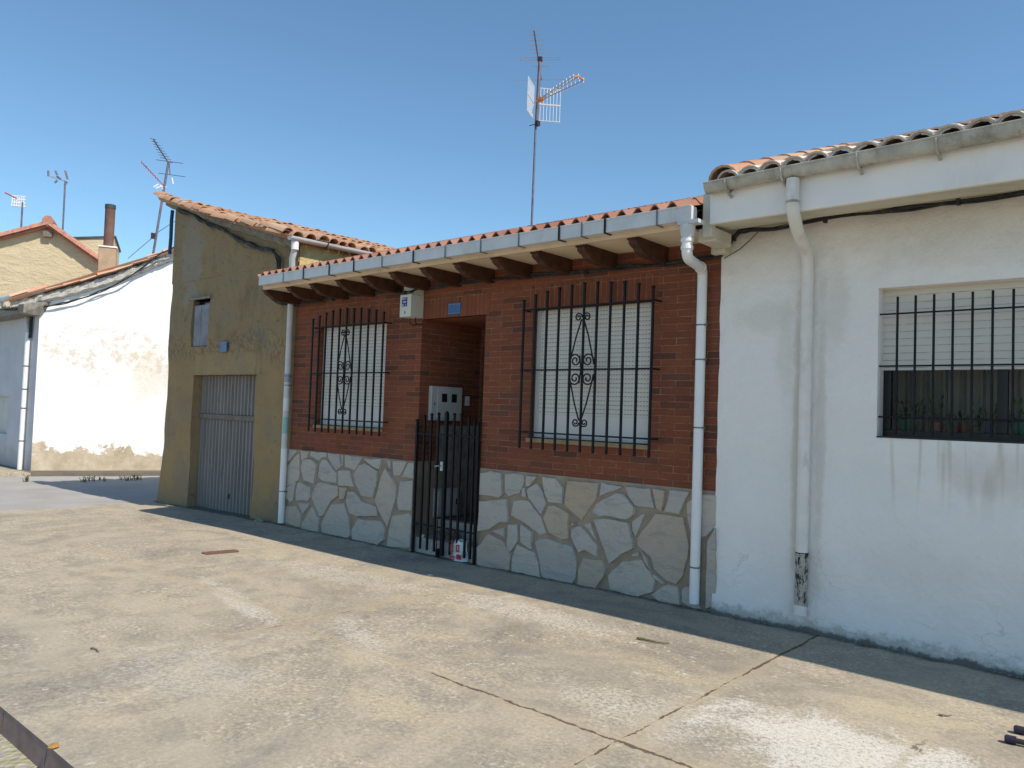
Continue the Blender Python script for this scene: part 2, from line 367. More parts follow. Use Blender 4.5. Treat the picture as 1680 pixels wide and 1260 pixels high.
# white painted wall with grime
t = NT('white_wall', .85, .25)
und = t.noise(1.3, 5, .6); fine = t.noise(28, 5, .65)
c = t.ramp(und, [(.3, (.79,.745,.70)), (.6, (.85,.80,.75)), (.8, (.81,.755,.69))])
c = t.mix(t.math('MULTIPLY', t.step(fine, .58, .8), .15), c, (.45,.43,.40))
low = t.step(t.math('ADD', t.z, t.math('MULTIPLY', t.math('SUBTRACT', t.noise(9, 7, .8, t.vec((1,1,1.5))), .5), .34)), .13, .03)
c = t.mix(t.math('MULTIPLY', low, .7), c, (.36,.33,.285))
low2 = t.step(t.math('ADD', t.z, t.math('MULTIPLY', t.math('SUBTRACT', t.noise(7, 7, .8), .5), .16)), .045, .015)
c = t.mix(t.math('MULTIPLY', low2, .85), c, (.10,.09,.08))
hi = t.step(t.math('ADD', t.z, t.math('MULTIPLY', t.math('SUBTRACT', t.noise(1.4, 5, .6, t.vec((1,1,1), (3,1,6))), .5), 1.2)), 2.75, 3.25)
c = t.mix(t.math('MULTIPLY', hi, .5), c, (.52,.47,.38))
# stains: ring beside the downpipe, drips below the window
for (cx, cz, rx_, rz_, k) in ((-2.62, 2.45, .28, .14, .25), (-2.05, 2.5, .10, .4, .25), (-2.45, 2.15, .08, .4, .2), (-2.34, 1.4, .045, 1.4, .5), (-2.16, 1.6, .04, 1.3, .35), (-.9, 1.3, .5, .18, .28), (-1.5, .6, .4, .2, .12), (-1.0, 2.85, .8, .15, .2)):
    d = t.blob(cx, cz, rx_, rz_, 'xz'); n_ = t.noise(4.5, 5, .7, t.vec((1,1,1), (cx,2,cz)))
    c = t.mix(t.math('MULTIPLY', t.step(t.math('SUBTRACT', t.math('MULTIPLY', n_, 1.9), d), -.3, .55), k), c, (.50,.43,.32))
drip = t.math('MULTIPLY', t.step(t.noise(9, 2, .5, t.vec((1,.05,.06))), .56, .68), t.math('MULTIPLY', t.step(t.z, .9, 1.5), t.math('MULTIPLY', t.math('LESS_THAN', t.z, 1.512), t.math('GREATER_THAN', t.x, -1.76))))
c = t.mix(t.math('MULTIPLY', drip, .75), c, (.46,.40,.31))
spots = t.step(t.noise(16, 6, .8, t.vec((1,1,1), (4,4,1))), .66, .74)
c = t.mix(t.math('MULTIPLY', spots, .25), c, (.42,.39,.34))
crv = t.n.new('ShaderNodeVectorMath'); crv.operation = 'MULTIPLY_ADD'
nz = t.n.new('ShaderNodeTexNoise'); t.l.new(t.pos, nz.inputs['Vector']); nz.inputs['Scale'].default_value = 5; nz.inputs['Detail'].default_value = 5
t.l.new(nz.outputs['Color'], crv.inputs[0]); crv.inputs[1].default_value = (.3,.3,.3); t.l.new(t.vec((1,1,1.6)), crv.inputs[2])
cr = t.voro(2.2, 'DISTANCE_TO_EDGE', crv.outputs[0])
crk = t.math('MULTIPLY', t.step(cr, .010, .002), t.math('MULTIPLY', t.step(t.z, 1.1, .4), t.step(t.noise(2.6, 3), .48, .6)))
c = t.mix(t.math('MULTIPLY', crk, .28), c, (.32,.30,.27))
t.bump(und, .07, .7).bump(t.noise(6, 5, .6), .035, .6).bump(fine, .006, .6); M['white_wall'] = t.done(c)
# old ochre plaster
t = NT('ochre_wall', .95, .1)
und = t.noise(.9, 6, .6, t.vec(), .4); m2 = t.noise(3, 6, .68, t.vec((1,1,.7), (2,2,2)), .5); fine = t.noise(30, 5, .7)
c = t.ramp(und, [(.3, (.30,.21,.115)), (.5, (.365,.25,.13)), (.7, (.39,.26,.125))])
up = t.step(t.math('ADD', t.z, t.math('MULTIPLY', t.math('SUBTRACT', m2, .5), .9)), 2.45, 2.75)
c = t.mix(up, c, t.ramp(m2, [(.3, (.245,.175,.10)), (.5, (.32,.23,.125)), (.7, (.28,.21,.13))]))
band = t.math('MULTIPLY', t.step(t.math('ABSOLUTE', t.math('SUBTRACT', t.math('ADD', t.z, t.math('MULTIPLY', t.math('SUBTRACT', und, .5), .8)), 2.45)), .3, .08), t.step(t.noise(12, 6, .75), .45, .55))
c = t.mix(t.math('MULTIPLY', band, .5), c, (.12,.10,.07))
lint = t.math('MULTIPLY', t.math('MULTIPLY', t.math('GREATER_THAN', t.x, -12.2), t.math('LESS_THAN', t.x, -10.25)), t.step(t.math('ABSOLUTE', t.math('SUBTRACT', t.z, 2.2)), .22, .12))
c = t.mix(t.math('MULTIPLY', lint, .6), c, (.40,.285,.155))
d = t.blob(-12.45, 4.05, .38, .85, 'xz'); c = t.mix(t.math('MULTIPLY', t.step(t.math('SUBTRACT', t.math('MULTIPLY', t.noise(3.5, 4), 1.9), d), -.05, .12), .8), c, (.31,.26,.20))
for (cx, cz, rx_, rz_) in ((-9.95, 1.25, .13, .22), (-12.5, .35, .3, .5), (-9.7, .15, .35, .25), (-13, 1.1, .3, .35)):
    d = t.blob(cx, cz, rx_, rz_, 'xz'); c = t.mix(t.math('MULTIPLY', t.step(t.math('SUBTRACT', t.math('MULTIPLY', t.noise(6, 4), 1.8), d), -.05, .15), .6), c, (.29,.22,.15))
gpt = t.step(t.noise(1.9, 7, .72, t.vec((1,1,1), (5,5,5)), .6), .50, .60)
c = t.mix(t.math('MULTIPLY', gpt, .38), c, (.27,.225,.165))
chip = t.step(t.noise(8, 7, .8, t.vec((1,1,1), (1,9,5))), .60, .64)
c = t.mix(t.math('MULTIPLY', chip, .5), c, (.40,.32,.20))
drk = t.step(t.noise(1.6, 5, .6, t.vec((1.6,1,.35), (8,1,4))), .55, .72)
c = t.mix(t.math('MULTIPLY', drk, .4), c, (.17,.12,.07))
c = t.mix(t.math('MULTIPLY', t.step(t.z, .35, -.1), .35), c, (.26,.20,.14))
c = t.mix(t.math('MULTIPLY', t.step(fine, .6, .8), .35), c, (.33,.28,.19))
t.bump(m2, .06, .8).bump(chip, -.012, .8).bump(t.noise(11, 6, .7), .03, .6).bump(fine, .01, .6); M['ochre_wall'] = t.done(c)
t = NT('ochre_side', .95, .1)
c = t.ramp(t.noise(5, 6, .7), [(.3, (.42,.32,.14)), (.6, (.60,.47,.22)), (.8, (.50,.38,.18))]); t.bump(t.noise(18, 5, .7), .03, .8); M['ochre_side'] = t.done(c)
# sunlit flaking whitewash
t = NT('whitewash', .9, .15)
c = t.ramp(t.noise(1.2, 4), [(.3, (.88,.87,.85)), (.7, (.91,.90,.89))])
n1 = t.noise(1.1, 6, .62, t.vec((1,1,1), (0,0,5)), .5); n2 = t.noise(6, 6, .75)
hgt = t.math('ADD', t.z, t.math('MULTIPLY', t.math('SUBTRACT', n1, .5), 1.6))
peel = t.step(t.math('ADD', hgt, t.math('MULTIPLY', t.math('SUBTRACT', n2, .5), .35)), .52, .42)
tan = t.ramp(t.noise(2.5, 6, .65), [(.3, (.40,.33,.23)), (.55, (.56,.47,.35)), (.75, (.68,.62,.53))])
c = t.mix(peel, c, tan)
d = t.blob(-19.2, 2.75, .75, .75, 'xz')
m = t.math('MULTIPLY', t.step(t.math('SUBTRACT', t.math('MULTIPLY', n1, 1.9), d), -.1, .35), t.step(n2, .46, .6))
c = t.mix(t.math('MULTIPLY', m, .55), c, (.60,.44,.30))
d = t.blob(-18.9, 2.2, .35, .9, 'xz'); c = t.mix(t.math('MULTIPLY', t.step(t.math('SUBTRACT', t.math('MULTIPLY', n1, 1.7), d), -.1, .6), .35), c, (.72,.60,.40))
t.bump(peel, .03, .6).bump(n2, .03, .5); M['whitewash'] = t.done(c)
t = NT('whitewash_shade', .9, .15)  # greyer copy of the whitewash for the front wall, its shade put into the colour
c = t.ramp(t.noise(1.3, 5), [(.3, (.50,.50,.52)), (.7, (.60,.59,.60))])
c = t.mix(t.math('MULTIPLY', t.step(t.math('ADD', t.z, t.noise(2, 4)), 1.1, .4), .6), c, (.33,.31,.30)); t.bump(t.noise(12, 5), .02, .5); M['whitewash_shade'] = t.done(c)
t = NT('beige_render', .95, .1)
n_ = t.noise(2.2, 6, .7, t.vec((1,1,2.6)), .6)
c = t.ramp(n_, [(.3, (.52,.43,.28)), (.7, (.62,.52,.345))]); t.bump(n_, .06, .8).bump(t.noise(14, 4), .02, .6); M['beige_render'] = t.done(c)
# roof tiles
def tile_mat(name, stops, extra=(.30,.24,.18), k=.4, lich=None):
    t = NT(name, .9, .15); r = t.geo.outputs['Random Per Island']
    c = t.ramp(r, stops)
    c = t.mix(t.math('MULTIPLY', t.step(t.noise(7, 6, .7), .48, .68), k), c, extra)
    if lich: c = t.mix(t.math('MULTIPLY', t.step(t.noise(22, 5, .7), .52, .66), lich[1]), c, lich[0])
    t.bump(t.noise(40, 4), .005, .5); M[name] = t.done(c)
tile_mat('tile_old', [(0, (.40,.20,.12)), (.2, (.50,.27,.16)), (.4, (.46,.30,.19)), (.6, (.55,.36,.24)), (.8, (.47,.24,.14)), (1, (.38,.27,.18))], (.30,.25,.19), .45, ((.50,.46,.38), .3))
tile_mat('tile_white_house', [(0, (.52,.32,.22)), (.3, (.58,.44,.34)), (.6, (.52,.40,.33)), (1, (.62,.50,.40))], (.42,.39,.34), .5, ((.70,.67,.60), .65))
tile_mat('tile_left', [(0, (.60,.30,.19)), (.5, (.68,.40,.27)), (1, (.58,.40,.29))], (.50,.46,.40), .4)
simple('tile_red', (.44, .21, .15), .85, .25, 6, 0, .4, .005, .2, ((.50,.28,.20), .4))
simple('mortar_white', (.74, .71, .64), .95, .12, 14, 0, .9, .015, .1, ((.42,.37,.30), .3))
t = NT('tile_brick_house', .85, .2)
fl = lambda v, k: t.math('FLOOR', t.math('DIVIDE', v, k))
cx_ = t.n.new('ShaderNodeCombineXYZ'); t.l.new(fl(t.math('ADD', t.x, 9.279), .158), cx_.inputs[0]); t.l.new(fl(t.math('ADD', t.y, .7), .36), cx_.inputs[1])
wnz = t.n.new('ShaderNodeTexWhiteNoise'); t.l.new(cx_.outputs[0], wnz.inputs[0])
c = t.ramp(wnz.outputs[0], [(0, (.24,.105,.07)), (.35, (.31,.145,.095)), (.7, (.35,.175,.12)), (1, (.28,.15,.11))])
c = t.mix(t.math('MULTIPLY', t.step(t.noise(9, 6, .7), .5, .68), .45), c, (.30,.22,.17))
t.bump(t.noise(40, 4), .005, .4); M['tile_brick_house'] = t.done(c)
# shutters: slatted roller blind
def shutter_mat(name, col, pitch, perf=True):
    t = NT(name, .5, .35)
    ph = t.math('FRACT', t.math('DIVIDE', t.z, pitch))
    ln = t.math('MAXIMUM', t.step(ph, .14, .04), t.step(ph, .90, .98))
    c = t.mix(t.math('MULTIPLY', t.step(t.noise(3, 4), .4, .8), .25), col, tuple(k*.85 for k in col))
    if perf:
        dash = t.math('LESS_THAN', t.math('FRACT', t.math('DIVIDE', t.x, .034)), .62)
        ln2 = t.math('MULTIPLY', t.step(ph, .20, .10), dash)
    else: ln2 = t.math('MULTIPLY', t.step(ph, .10, .03), t.step(t.noise(9, 3, .6, t.vec((1,1,.2))), .3, .6))
    c = t.mix(t.math('MULTIPLY', ln2, .9), c, (.10,.09,.08))
    t.bump(t.math('SINE', t.math('MULTIPLY', ph, math.pi)), .006, .6); M[name] = t.done(c)
shutter_mat('shutter', (.74,.69,.61), .0415); shutter_mat('shutter_wide', (.68,.64,.57), .0535, False)
shutter_mat('shutter_plain', (.72,.69,.64), 9, False)
t = NT('garage_metal', .6, .3)
c = t.ramp(t.noise(1.6, 6, .65, t.vec((4,1,.6))), [(.3, (.20,.175,.155)), (.6, (.27,.24,.22)), (.8, (.21,.18,.15))])
c = t.mix(t.math('MULTIPLY', t.step(t.noise(5, 5, .7, t.vec((3,1,.6))), .58, .7), .4), c, (.12,.09,.07)); M['garage_metal'] = t.done(c)
simple('shutter_wood', (.24, .23, .25), .8, .3, 5, 0, .4)
g = NT('window_glass', .04, .5); g.b.inputs['Transmission Weight'].default_value = 1; g.b.inputs['IOR'].default_value = 1.16
M['window_glass'] = g.done((.75,.78,.78))

# ================================================================== THE SETTING
# one big sheet: side street, road in front, land to the horizon
xs = sorted(set([-400,-200,-100,-60,-40,-30,-24,-21,-19,-17,-15,-13,-11.5,-9.5,-8,-6.5,-5,-4,-3,0,3,8,20,60,200,400]))
ys = sorted(set([-400,-100,-30,-12,-6,-4.70,-4.65,-2,0,3,8,20,60,150,400]))
def zs(x, y): return gz(x) - (.132 if y < -4.68 else .006)
mb = MB(); nx = len(xs)
mb.add([(x, y, zs(x, y)) for y in ys for x in xs], [(j*nx+i, j*nx+i+1, (j+1)*nx+i+1, (j+1)*nx+i) for j in range(len(ys)-1) for i in range(nx-1)])
struct(mb.build('ground', M['asphalt']))
# gravelly road strip in front of the kerb
mb = MB(); rs = [-16,-13,-11,-9.5,-8,-6.5,-5,-4,-3,0,3,8]
mb.add([(x, y, gz(x)-.122) for y in (-9, -4.70) for x in rs], [(i, i+1, len(rs)+i+1, len(rs)+i) for i in range(len(rs)-1)])
struct(mb.build('road', M['road_gravel']))
# concrete pavement with an uneven left end
mb = MB(); NX, NY = 90, 24
def pav(u, v):
    y = lerp(-4.60, .28, v); xl = -13.55 + .55*math.sin(v*2.6+.4) - .5*(1-v) + .07*math.sin(v*23)
    x = lerp(xl, 8, u); return Vector((x, y, gz(x) + .004*noise.noise(Vector((x*.8, y*.8, 0)))))
mb.grid(pav, NX, NY); struct(mb.build('pavement', M['concrete'], smooth=True))
# kerb stones
mbt = MB(); x = -13.9
mbf = MB()
while x < 7:
    x2 = x+.62; z0, z1 = gz(x), gz(x2)
    mbt.add([(x+.001,-4.598,z0+.004),(x2-.001,-4.598,z1+.004),(x2-.001,-4.722,z1-.001),(x+.001,-4.722,z0-.001)], [(0,3,2,1)])
    mbf.add([(x+.004,-4.72,z0-.002),(x2-.004,-4.72,z1-.002),(x2-.004,-4.735,z1-.16),(x+.004,-4.735,z0-.16),
             (x+.004,-4.60,z0-.002),(x2-.004,-4.60,z1-.002),(x2-.004,-4.60,z1-.16),(x+.004,-4.60,z0-.16)], [(0,3,2,1),(0,4,7,3),(1,2,6,5)])
    x = x2
k = struct(mbf.build('kerb', M['kerb_face']))
kt = mbt.build('kerb_top', M['concrete'], k)

# ================================================================== BRICK HOUSE
XL, XR = -9.37, -3.02
H = thing('brick_house', 'single-storey red brick house with crazy-paved stone base, tiled roof and barred windows', 'house', (-6.2, 0, 0))
W1 = (-8.80, -7.41, 1.33, 2.65); W2 = (-5.09, -3.69, 1.33, 2.66); DR = (-6.77, -5.752, -.1, 2.652)
mb = MB(); T = .30
def wall_cells(mb, x0, x1, z0, z1, holes, y0=0, y1=T):
    xs_ = sorted(set([x0, x1]+[h[0] for h in holes]+[h[1] for h in holes]))
    for a, b in zip(xs_, xs_[1:]):
        hs = sorted([h for h in holes if h[0] <= a+1e-6 and h[1] >= b-1e-6], key=lambda h: h[2])
        z = z0
        for h in hs:
            if h[2] > z: mb.box((a, y0, z), (b, y1, h[2]))
            z = max(z, h[3])
        if z < z1: mb.box((a, y0, z), (b, y1, z1))
wall_cells(mb, XL, XR, 1.0, 3.13, [W1, W2, (DR[0], DR[1], .9, DR[3])])
mb.box((DR[0]-.2, T, -.1), (DR[0], 1.25, 2.9)); mb.box((DR[1], T, -.1), (DR[1]+.2, 1.25, 2.9))
mb.box((DR[0], 1.0, -.1), (DR[1], 1.2, .3)); mb.box((DR[0], 1.0, 2.42), (DR[1], 1.2, 2.9)); mb.box((DR[0], 1.0, .3), (-6.74, 1.2, 2.42))
mb.box((DR[0], T, 2.66), (DR[1], 1.0, 2.9))
mb.build('wall', M['brick'], H)
mb = MB()                                                            # house mass behind the facade
mb.box((XL, 1.25, -.1), (XR, 6.5, 3.1)); mb.box((XL, T, -.1), (W1[0]-.05, 1.25, 3.1)); mb.box((W1[1]+.05, T, -.1), (DR[0]-.2, 1.25, 3.1))
mb.box((DR[1]+.2, T, -.1), (W2[0]-.05, 1.25, 3.1)); mb.box((W2[1]+.05, T, -.1), (XR, 1.25, 3.1))
mb.build('rear_wall', M['cement'], H)
for h in (W1, W2, DR):
    mb = MB(); mb.box((h[0]-.05, -.003, h[3]), (h[1]+.05, .05, h[3]+.245)); mb.build('lintel', M['brick_soldier'], H, swap=True)
# stone plinth
mb = MB(); mb.box((XL, -.006, -.3), (DR[0], T, 1.0)); mb.box((DR[1], -.006, -.3), (XR, T, 1.0)); pl = mb.build('stone_plinth', M['stone_mortar'], H)
LS = [[(78,98),(175,98),(170,140),(76,243)],[(186,150),(200,152),(206,350),(190,432),(62,500),(68,275)],[(58,512),(175,432),(133,650),(100,655),(56,610)],
[(216,108),(300,130),(285,198),(225,230)],[(315,122),(485,140),(470,193),(430,195),(395,232),(350,200),(310,175)],[(490,142),(610,157),(630,290),(580,328),(530,270),(490,190)],
[(667,162),(845,187),(770,330),(670,285)],[(635,162),(655,162),(655,280),(640,280)],[(240,217),(280,203),(345,215),(385,262),(355,465),(247,430),(217,300)],
[(402,270),(435,207),(480,217),(585,357),(585,460),(430,435),(387,395)],[(600,332),(640,318),(722,322),(765,498),(602,482)],[(815,272),(880,247),(1010,330),(1010,430),(965,613),(840,590),(772,440),(762,370)],
[(872,202),(1050,207),(1030,320),(960,288)],[(1097,297),(1205,470),(1200,620),(1112,918),(1022,740),(987,640),(1050,400)],[(1102,218),(1145,220),(1140,328)],
[(1157,227),(1315,232),(1237,385),(1167,380)],[(1322,242),(1384,247),(1380,410),(1247,400)],[(1240,432),(1376,427),(1367,743),(1232,745),(1207,650)],
[(182,452),(210,440),(322,497),(320,600),(300,643),(167,638),(162,560)],[(385,452),(430,448),(603,487),(600,590),(522,648),(440,798),(400,803),(317,610),(322,560)],[(617,497),(700,502),(665,625),(614,628)],
[(702,540),(770,542),(845,640),(1000,702),(1008,798),(800,803),(722,770),(687,640)],[(183,662),(298,662),(298,690),(235,778)],[(46,692),(155,692),(213,780),(205,918),(36,862)],
[(342,692),(410,840),(395,968),(330,988),(222,930),(227,870)],[(522,672),(665,662),(713,830),(723,1008),(700,1028),(422,988),(417,880)],
[(802,822),(1050,852),(1088,930),(1083,1040),(1010,1103),(747,1060),(737,940)],[(1152,792),(1330,762),(1363,800),(1343,1130),(1092,1120),(1112,960)]]
RS = [[(115,62),(190,47),(255,62),(262,208),(240,228),(107,208)],[(275,68),(330,62),(400,77),(400,130),(370,200),(300,220),(275,190)],[(415,77),(493,87),(440,150),(414,155)],
[(517,87),(610,97),(657,160),(654,268),(562,258),(532,190)],[(687,112),(893,127),(870,240),(777,378),(667,278),(667,230)],[(902,122),(1050,155),(892,218)],[(1067,152),(1230,162),(1258,298),(1132,283),(1082,215)],
[(1242,162),(1328,177),(1304,318),(1267,298)],[(1357,172),(1488,187),(1420,338),(1322,318)],[(1532,197),(1640,205),(1663,212),(1663,410),(1600,478),(1502,518),(1467,330),(1467,260)],
[(485,127),(525,180),(548,265),(515,343),(432,230),(417,172)],[(387,162),(410,157),(418,225),(387,220)],[(107,247),(200,238),(290,232),(298,388),(240,390),(170,438),(96,448)],
[(332,247),(380,236),(430,242),(518,360),(548,460),(510,473),(380,378),(314,338)],[(562,277),(600,272),(693,327),(693,498),(650,503),(562,455),(527,360)],
[(1012,192),(1060,202),(1128,290),(1123,340),(1080,370),(930,345),(890,347),(842,325),(872,265)],[(1180,327),(1190,342),(1130,488),(1107,440),(1107,380)],
[(1262,327),(1320,332),(1448,352),(1488,540),(1478,620),(1445,740),(1400,797),(1330,770),(1252,698),(1232,620),(1142,538),(1142,490)],[(857,367),(930,357),(1088,387),(1123,530),(1118,560),(1040,600),(960,663)],
[(742,412),(773,412),(883,540),(878,613),(800,573),(757,588),(707,480),(712,430)],[(792,402),(835,387),(880,515)],[(187,443),(273,422),(273,485)],[(297,402),(358,397),(363,510),(310,585),(287,550)],
[(377,397),(453,450),(453,568),(377,520)],[(470,515),(500,492),(560,492),(718,547),(748,640),(740,758),(715,797),(517,750),(490,600)],[(352,532),(468,582),(498,650),(508,748),(322,708),(322,620)],
[(172,457),(265,507),(318,600),(305,703),(97,688),(97,550)],[(792,617),(918,632),(943,690),(930,740),(870,828),(752,808),(757,700)],[(1042,642),(1178,632),(1263,770),(1245,848),(1130,883),(962,828),(947,740)],
[(1172,572),(1205,622),(1233,700),(1192,650)],[(1242,722),(1328,790),(1310,798),(1242,750)],[(1102,600),(1150,577),(1158,610),(1107,613)],[(1312,802),(1350,797),(1408,812),(1423,930),(1390,943),(1282,908),(1232,860)],
[(1432,832),(1450,810),(1500,812),(1558,958),(1510,958),(1432,910)],[(1502,582),(1532,560),(1532,788),(1502,798)],[(1612,502),(1660,420),(1663,938),(1592,958),(1597,700)],[(712,382),(743,400),(712,413)]]
mb = MB()
def jag(pts):                                                        # ragged broken edges
    out = []
    for i, p in enumerate(pts):
        q = pts[(i+1) % len(pts)]; L = (q-p).length; n = max(1, int(L/.07))
        for k in range(n):
            a = p.lerp(q, k/n); j = .005 if k else .0
            out.append(a+Vector((random.uniform(-j, j), 0, random.uniform(-j, j))))
    return out
for lst, ox, oy, sc in ((LS, 460, 720, 6.3), (RS, 760, 760, 4.0)):
    for poly in lst:
        q = []
        for a, b in poly:
            p = onY(ox+a/sc, oy+b/sc, -.018); p.z = max(gz(p.x)-.02, min(p.z, .997)); q.append(p)
        d = .014+random.random()*.018; q = jag(q)
        cen = sum(q, Vector())/len(q); tx, tz = random.uniform(-.035, .035), random.uniform(-.035, .035)
        # chamfered flagstone: back ring at the wall, front ring slightly smaller
        n = len(q); back = [Vector((p.x, -.004, p.z)) for p in q]; fr = []
        for p in q:
            v = cen-p; v.normalize(); fr.append(Vector((p.x+v.x*.007, -d-.006+max(-.012, min(.014, (p.x-cen.x)*tx+(p.z-cen.z)*tz)), p.z+v.z*.007)))
        area = sum(q[i].x*q[(i+1) % n].z-q[(i+1) % n].x*q[i].z for i in range(n))
        o = list(range(n)) if area > 0 else list(range(n-1, -1, -1))
        fs = [tuple(n+i for i in o)]
        for i in range(n):
            a, b = o[i], o[(i+1) % n]; fs.append((a, b, n+b, n+a))
        MB().add(back+fr, fs).build('flagstone', M['stone'], pl)
# eave: rafters, cream slab edge, soffit boards
for px, py in ((1037,394),(952,404),(877,416),(811,427),(749,437),(694,446),(643,452),(598,459),(554,467),(511,474),(473,481),(450,485)):
    x = onY(px, py, -.54).x
    if px == 450: x = -9.02-.27
    pr = [(-.56,3.128),(-.56,3.098),(-.535,3.098),(-.53,3.072),(-.50,3.055),(-.46,3.04),(-.43,3.012),(-.36,2.992),(-.25,2.985),(0,2.985),(0,3.128)]
    mb = MB(); mb.prism([(x-.04, y, z) for y, z in pr], (.08, 0, 0)); mb.build('rafter', M['wood_dark'], H)
mb = MB(); mb.box((XL+.16, -.585, 3.13), (XR-.03, 0, 3.15)); mb.build('soffit', M['soffit_cream'], H)
mb = MB(); mb.box((XL+.16, -.625, 3.105), (XR-.03, -.585, 3.225)); mb.build('eave_edge', M['eave_cream'], H, bevel=.004)
# square PVC gutter with clips and outlet
gx0, gx1 = onY(425, 462, -.71).x, -2.93
mb = MB(); zb, zt, y0, y1 = 3.145, 3.262, -.715, -.63
mb.box((gx0, y0, zb), (gx1, y0+.008, zt)); mb.box((gx0, y0+.008, zb), (gx1, y1, zb+.008)); mb.box((gx0, y1, zb), (gx1, y1+.006, zt-.02))
mb.box((gx0, y0+.008, zb+.008), (gx0+.006, y1, zt-.004)); mb.box((gx1-.006, y0+.008, zb+.008), (gx1, y1, zt-.004)); mb.box((gx0+.006, y0-.006, zt-.014), (gx1-.006, y0-.0005, zt+.002))
gut = mb.build('gutter', M['pvc_grey'], H, bevel=.003)
for px, dk in ((466,0),(499,1),(541,1),(581,1),(627,0),(678,1),(730,0),(788,0),(850,0),(916,1),(953,0),(991,1),(1076,0)):
    x = onY(px, 420, -.72).x; mb = MB(); wdt = .010 if dk else .006
    mb.box((x-wdt, y0-.009, zb-.004), (x+wdt, y0-.0062, zt+.004)); mb.box((x-wdt, y0-.009, zb-.008), (x+wdt, y1+.01, zb-.0045))
    mb.build('bracket', M['dark_iron'] if dk else M['steel_clip'], gut)
px_out = onY(1128, 372, -.67).x
mb = MB(); mb.box((px_out-.06, y0-.01, zb-.03), (px_out+.12, y1+.002, zb-.001)); mb.lathe((px_out, -.67, zb-.13), [(.045,.0),(.055,.03),(.062,.1)], 16)
mb.build('outlet', M['pvc_grey'], gut, smooth=False)
# right downpipe: swan neck then straight
mb = MB(); xp = -3.165
def bez(a, b, c, n=8): return [(a*(1-t_)**2+b*2*t_*(1-t_)+c*t_*t_) for t_ in [i/n for i in range(n+1)]]
zlo = onY(1124, 423, -.67).z; zhi = onY(1157, 441, -.06).z
A = Vector((px_out, -.67, 3.03)); Bp = Vector((px_out, -.67, 2.90)); Cp = Vector((xp, -.06, 2.865))
path = [A, Vector((px_out, -.67, zlo+.07))] + bez(Vector((px_out, -.67, zlo+.065)), Vector((px_out, -.67, zlo)), Vector((lerp(px_out, xp, .16), -.57, lerp(zlo, zhi, .16))), 8) + bez(Vector((lerp(px_out, xp, .86), -.14, lerp(zlo, zhi, .86))), Vector((xp, -.06, zhi)), Vector((xp, -.06, zhi-.085)), 8) + [Vector((xp, -.06, .05))]
mb.tube(path, .042, 18); dp = mb.build('downpipe', M['pvc_white'], H, smooth=True)
for z, r_ in ((2.985, .05), (2.925, .049)):
    mb = MB(); mb.tube([(px_out, -.67, z), (px_out, -.67, z+.025)], r_, 18); mb.build('collar', M['pvc_white'], dp)
mb = MB(); mb.tube([Vector((lerp(px_out, xp, .82), -.17, lerp(zlo, zhi, .82))), Vector((lerp(px_out, xp, .87), -.135, lerp(zlo, zhi, .87)))], .049, 18); mb.build('collar', M['pvc_white'], dp)
for z in (onY(1160, 533, -.06).z, onY(1158, 590, -.06).z, onY(1155, 702, -.06).z, onY(1150, 932, -.06).z):
    mb = MB(); mb.tube([(xp, -.06, z-.006), (xp, -.06, z+.006)], .0445, 18); mb.box((xp+.04, -.075, z-.008), (xp+.062, -.055, z+.008)); mb.build('pipe_clip', M['steel_clip'], dp)
# left downpipe (from the ochre house gutter down beside the brick wall) is built with the ochre house
# roof of wavy concrete tiles
SL = .322; YR = 2.5; Y0 = -.69; Z0 = 3.250; P = .158; ROW = .36
def roof_z(x, y):
    a = (x-(-9.279))/P*2*math.pi
    s_ = math.cos(a); wv = .036*(s_ if s_ > 0 else s_*.75)
    k = (y-Y0)/ROW; fr = k-math.floor(k)
    return Z0+.02+SL*(y-Y0)+wv+.016*(1-fr)
rows = int((YR-Y0)/ROW); yy = []
for r in range(rows+1):
    yy += [Y0+r*ROW+1e-4, Y0+r*ROW+.18, Y0+(r+1)*ROW-1e-4]
xx = [XL+.12+i*P/12 for i in range(int((XR-XL-.10)/(P/12)))]
mb = MB(); n = len(xx)
mb.add([(x, y, roof_z(x, y)) for y in yy for x in xx] + [(x, y, roof_z(x, y)-.014) for y in yy[:2] for x in xx],
       [(j*n+i, j*n+i+1, (j+1)*n+i+1, (j+1)*n+i) for j in range(len(yy)-1) for i in range(n-1)] +
       [(len(yy)*n+i, len(yy)*n+n+i, len(yy)*n+n+i+1, len(yy)*n+i+1) for i in range(n-1)] + [(i+1, i, len(yy)*n+i, len(yy)*n+i+1) for i in range(n-1)])
rf = mb.build('roof', M['tile_brick_house'], H, smooth=True)
mb = MB(); zr = roof_z(-9, YR)
mb.add([(XL+.13, YR+.05, zr-.06), (XR, YR+.05, zr-.06), (XR, 6.4, zr-.06-1.3), (XL+.13, 6.4, zr-.06-1.3)], [(0,1,2,3)]); mb.build('rear_slope', M['tile_red'], rf)
mb = MB()
x = XL+.13
while x < XR-.3:
    for s_ in (0,):
        pts = [(x+.36*i, YR+.04, zr-.085) for i in (0, 1.05)]; mb.tube(pts, [.10, .09], 10)
    x += .36
mb.build('ridge_tile', M['tile_brick_house'], rf, smooth=True)
mb = MB(); mb.add([(XL+.13, Y0+.08, Z0-.02), (XR, Y0+.08, Z0-.02), (XR, YR, zr-.08), (XL+.13, YR, zr-.08)], [(0,1,2,3)]); mb.build('roof_deck', M['soffit_cream'], rf)
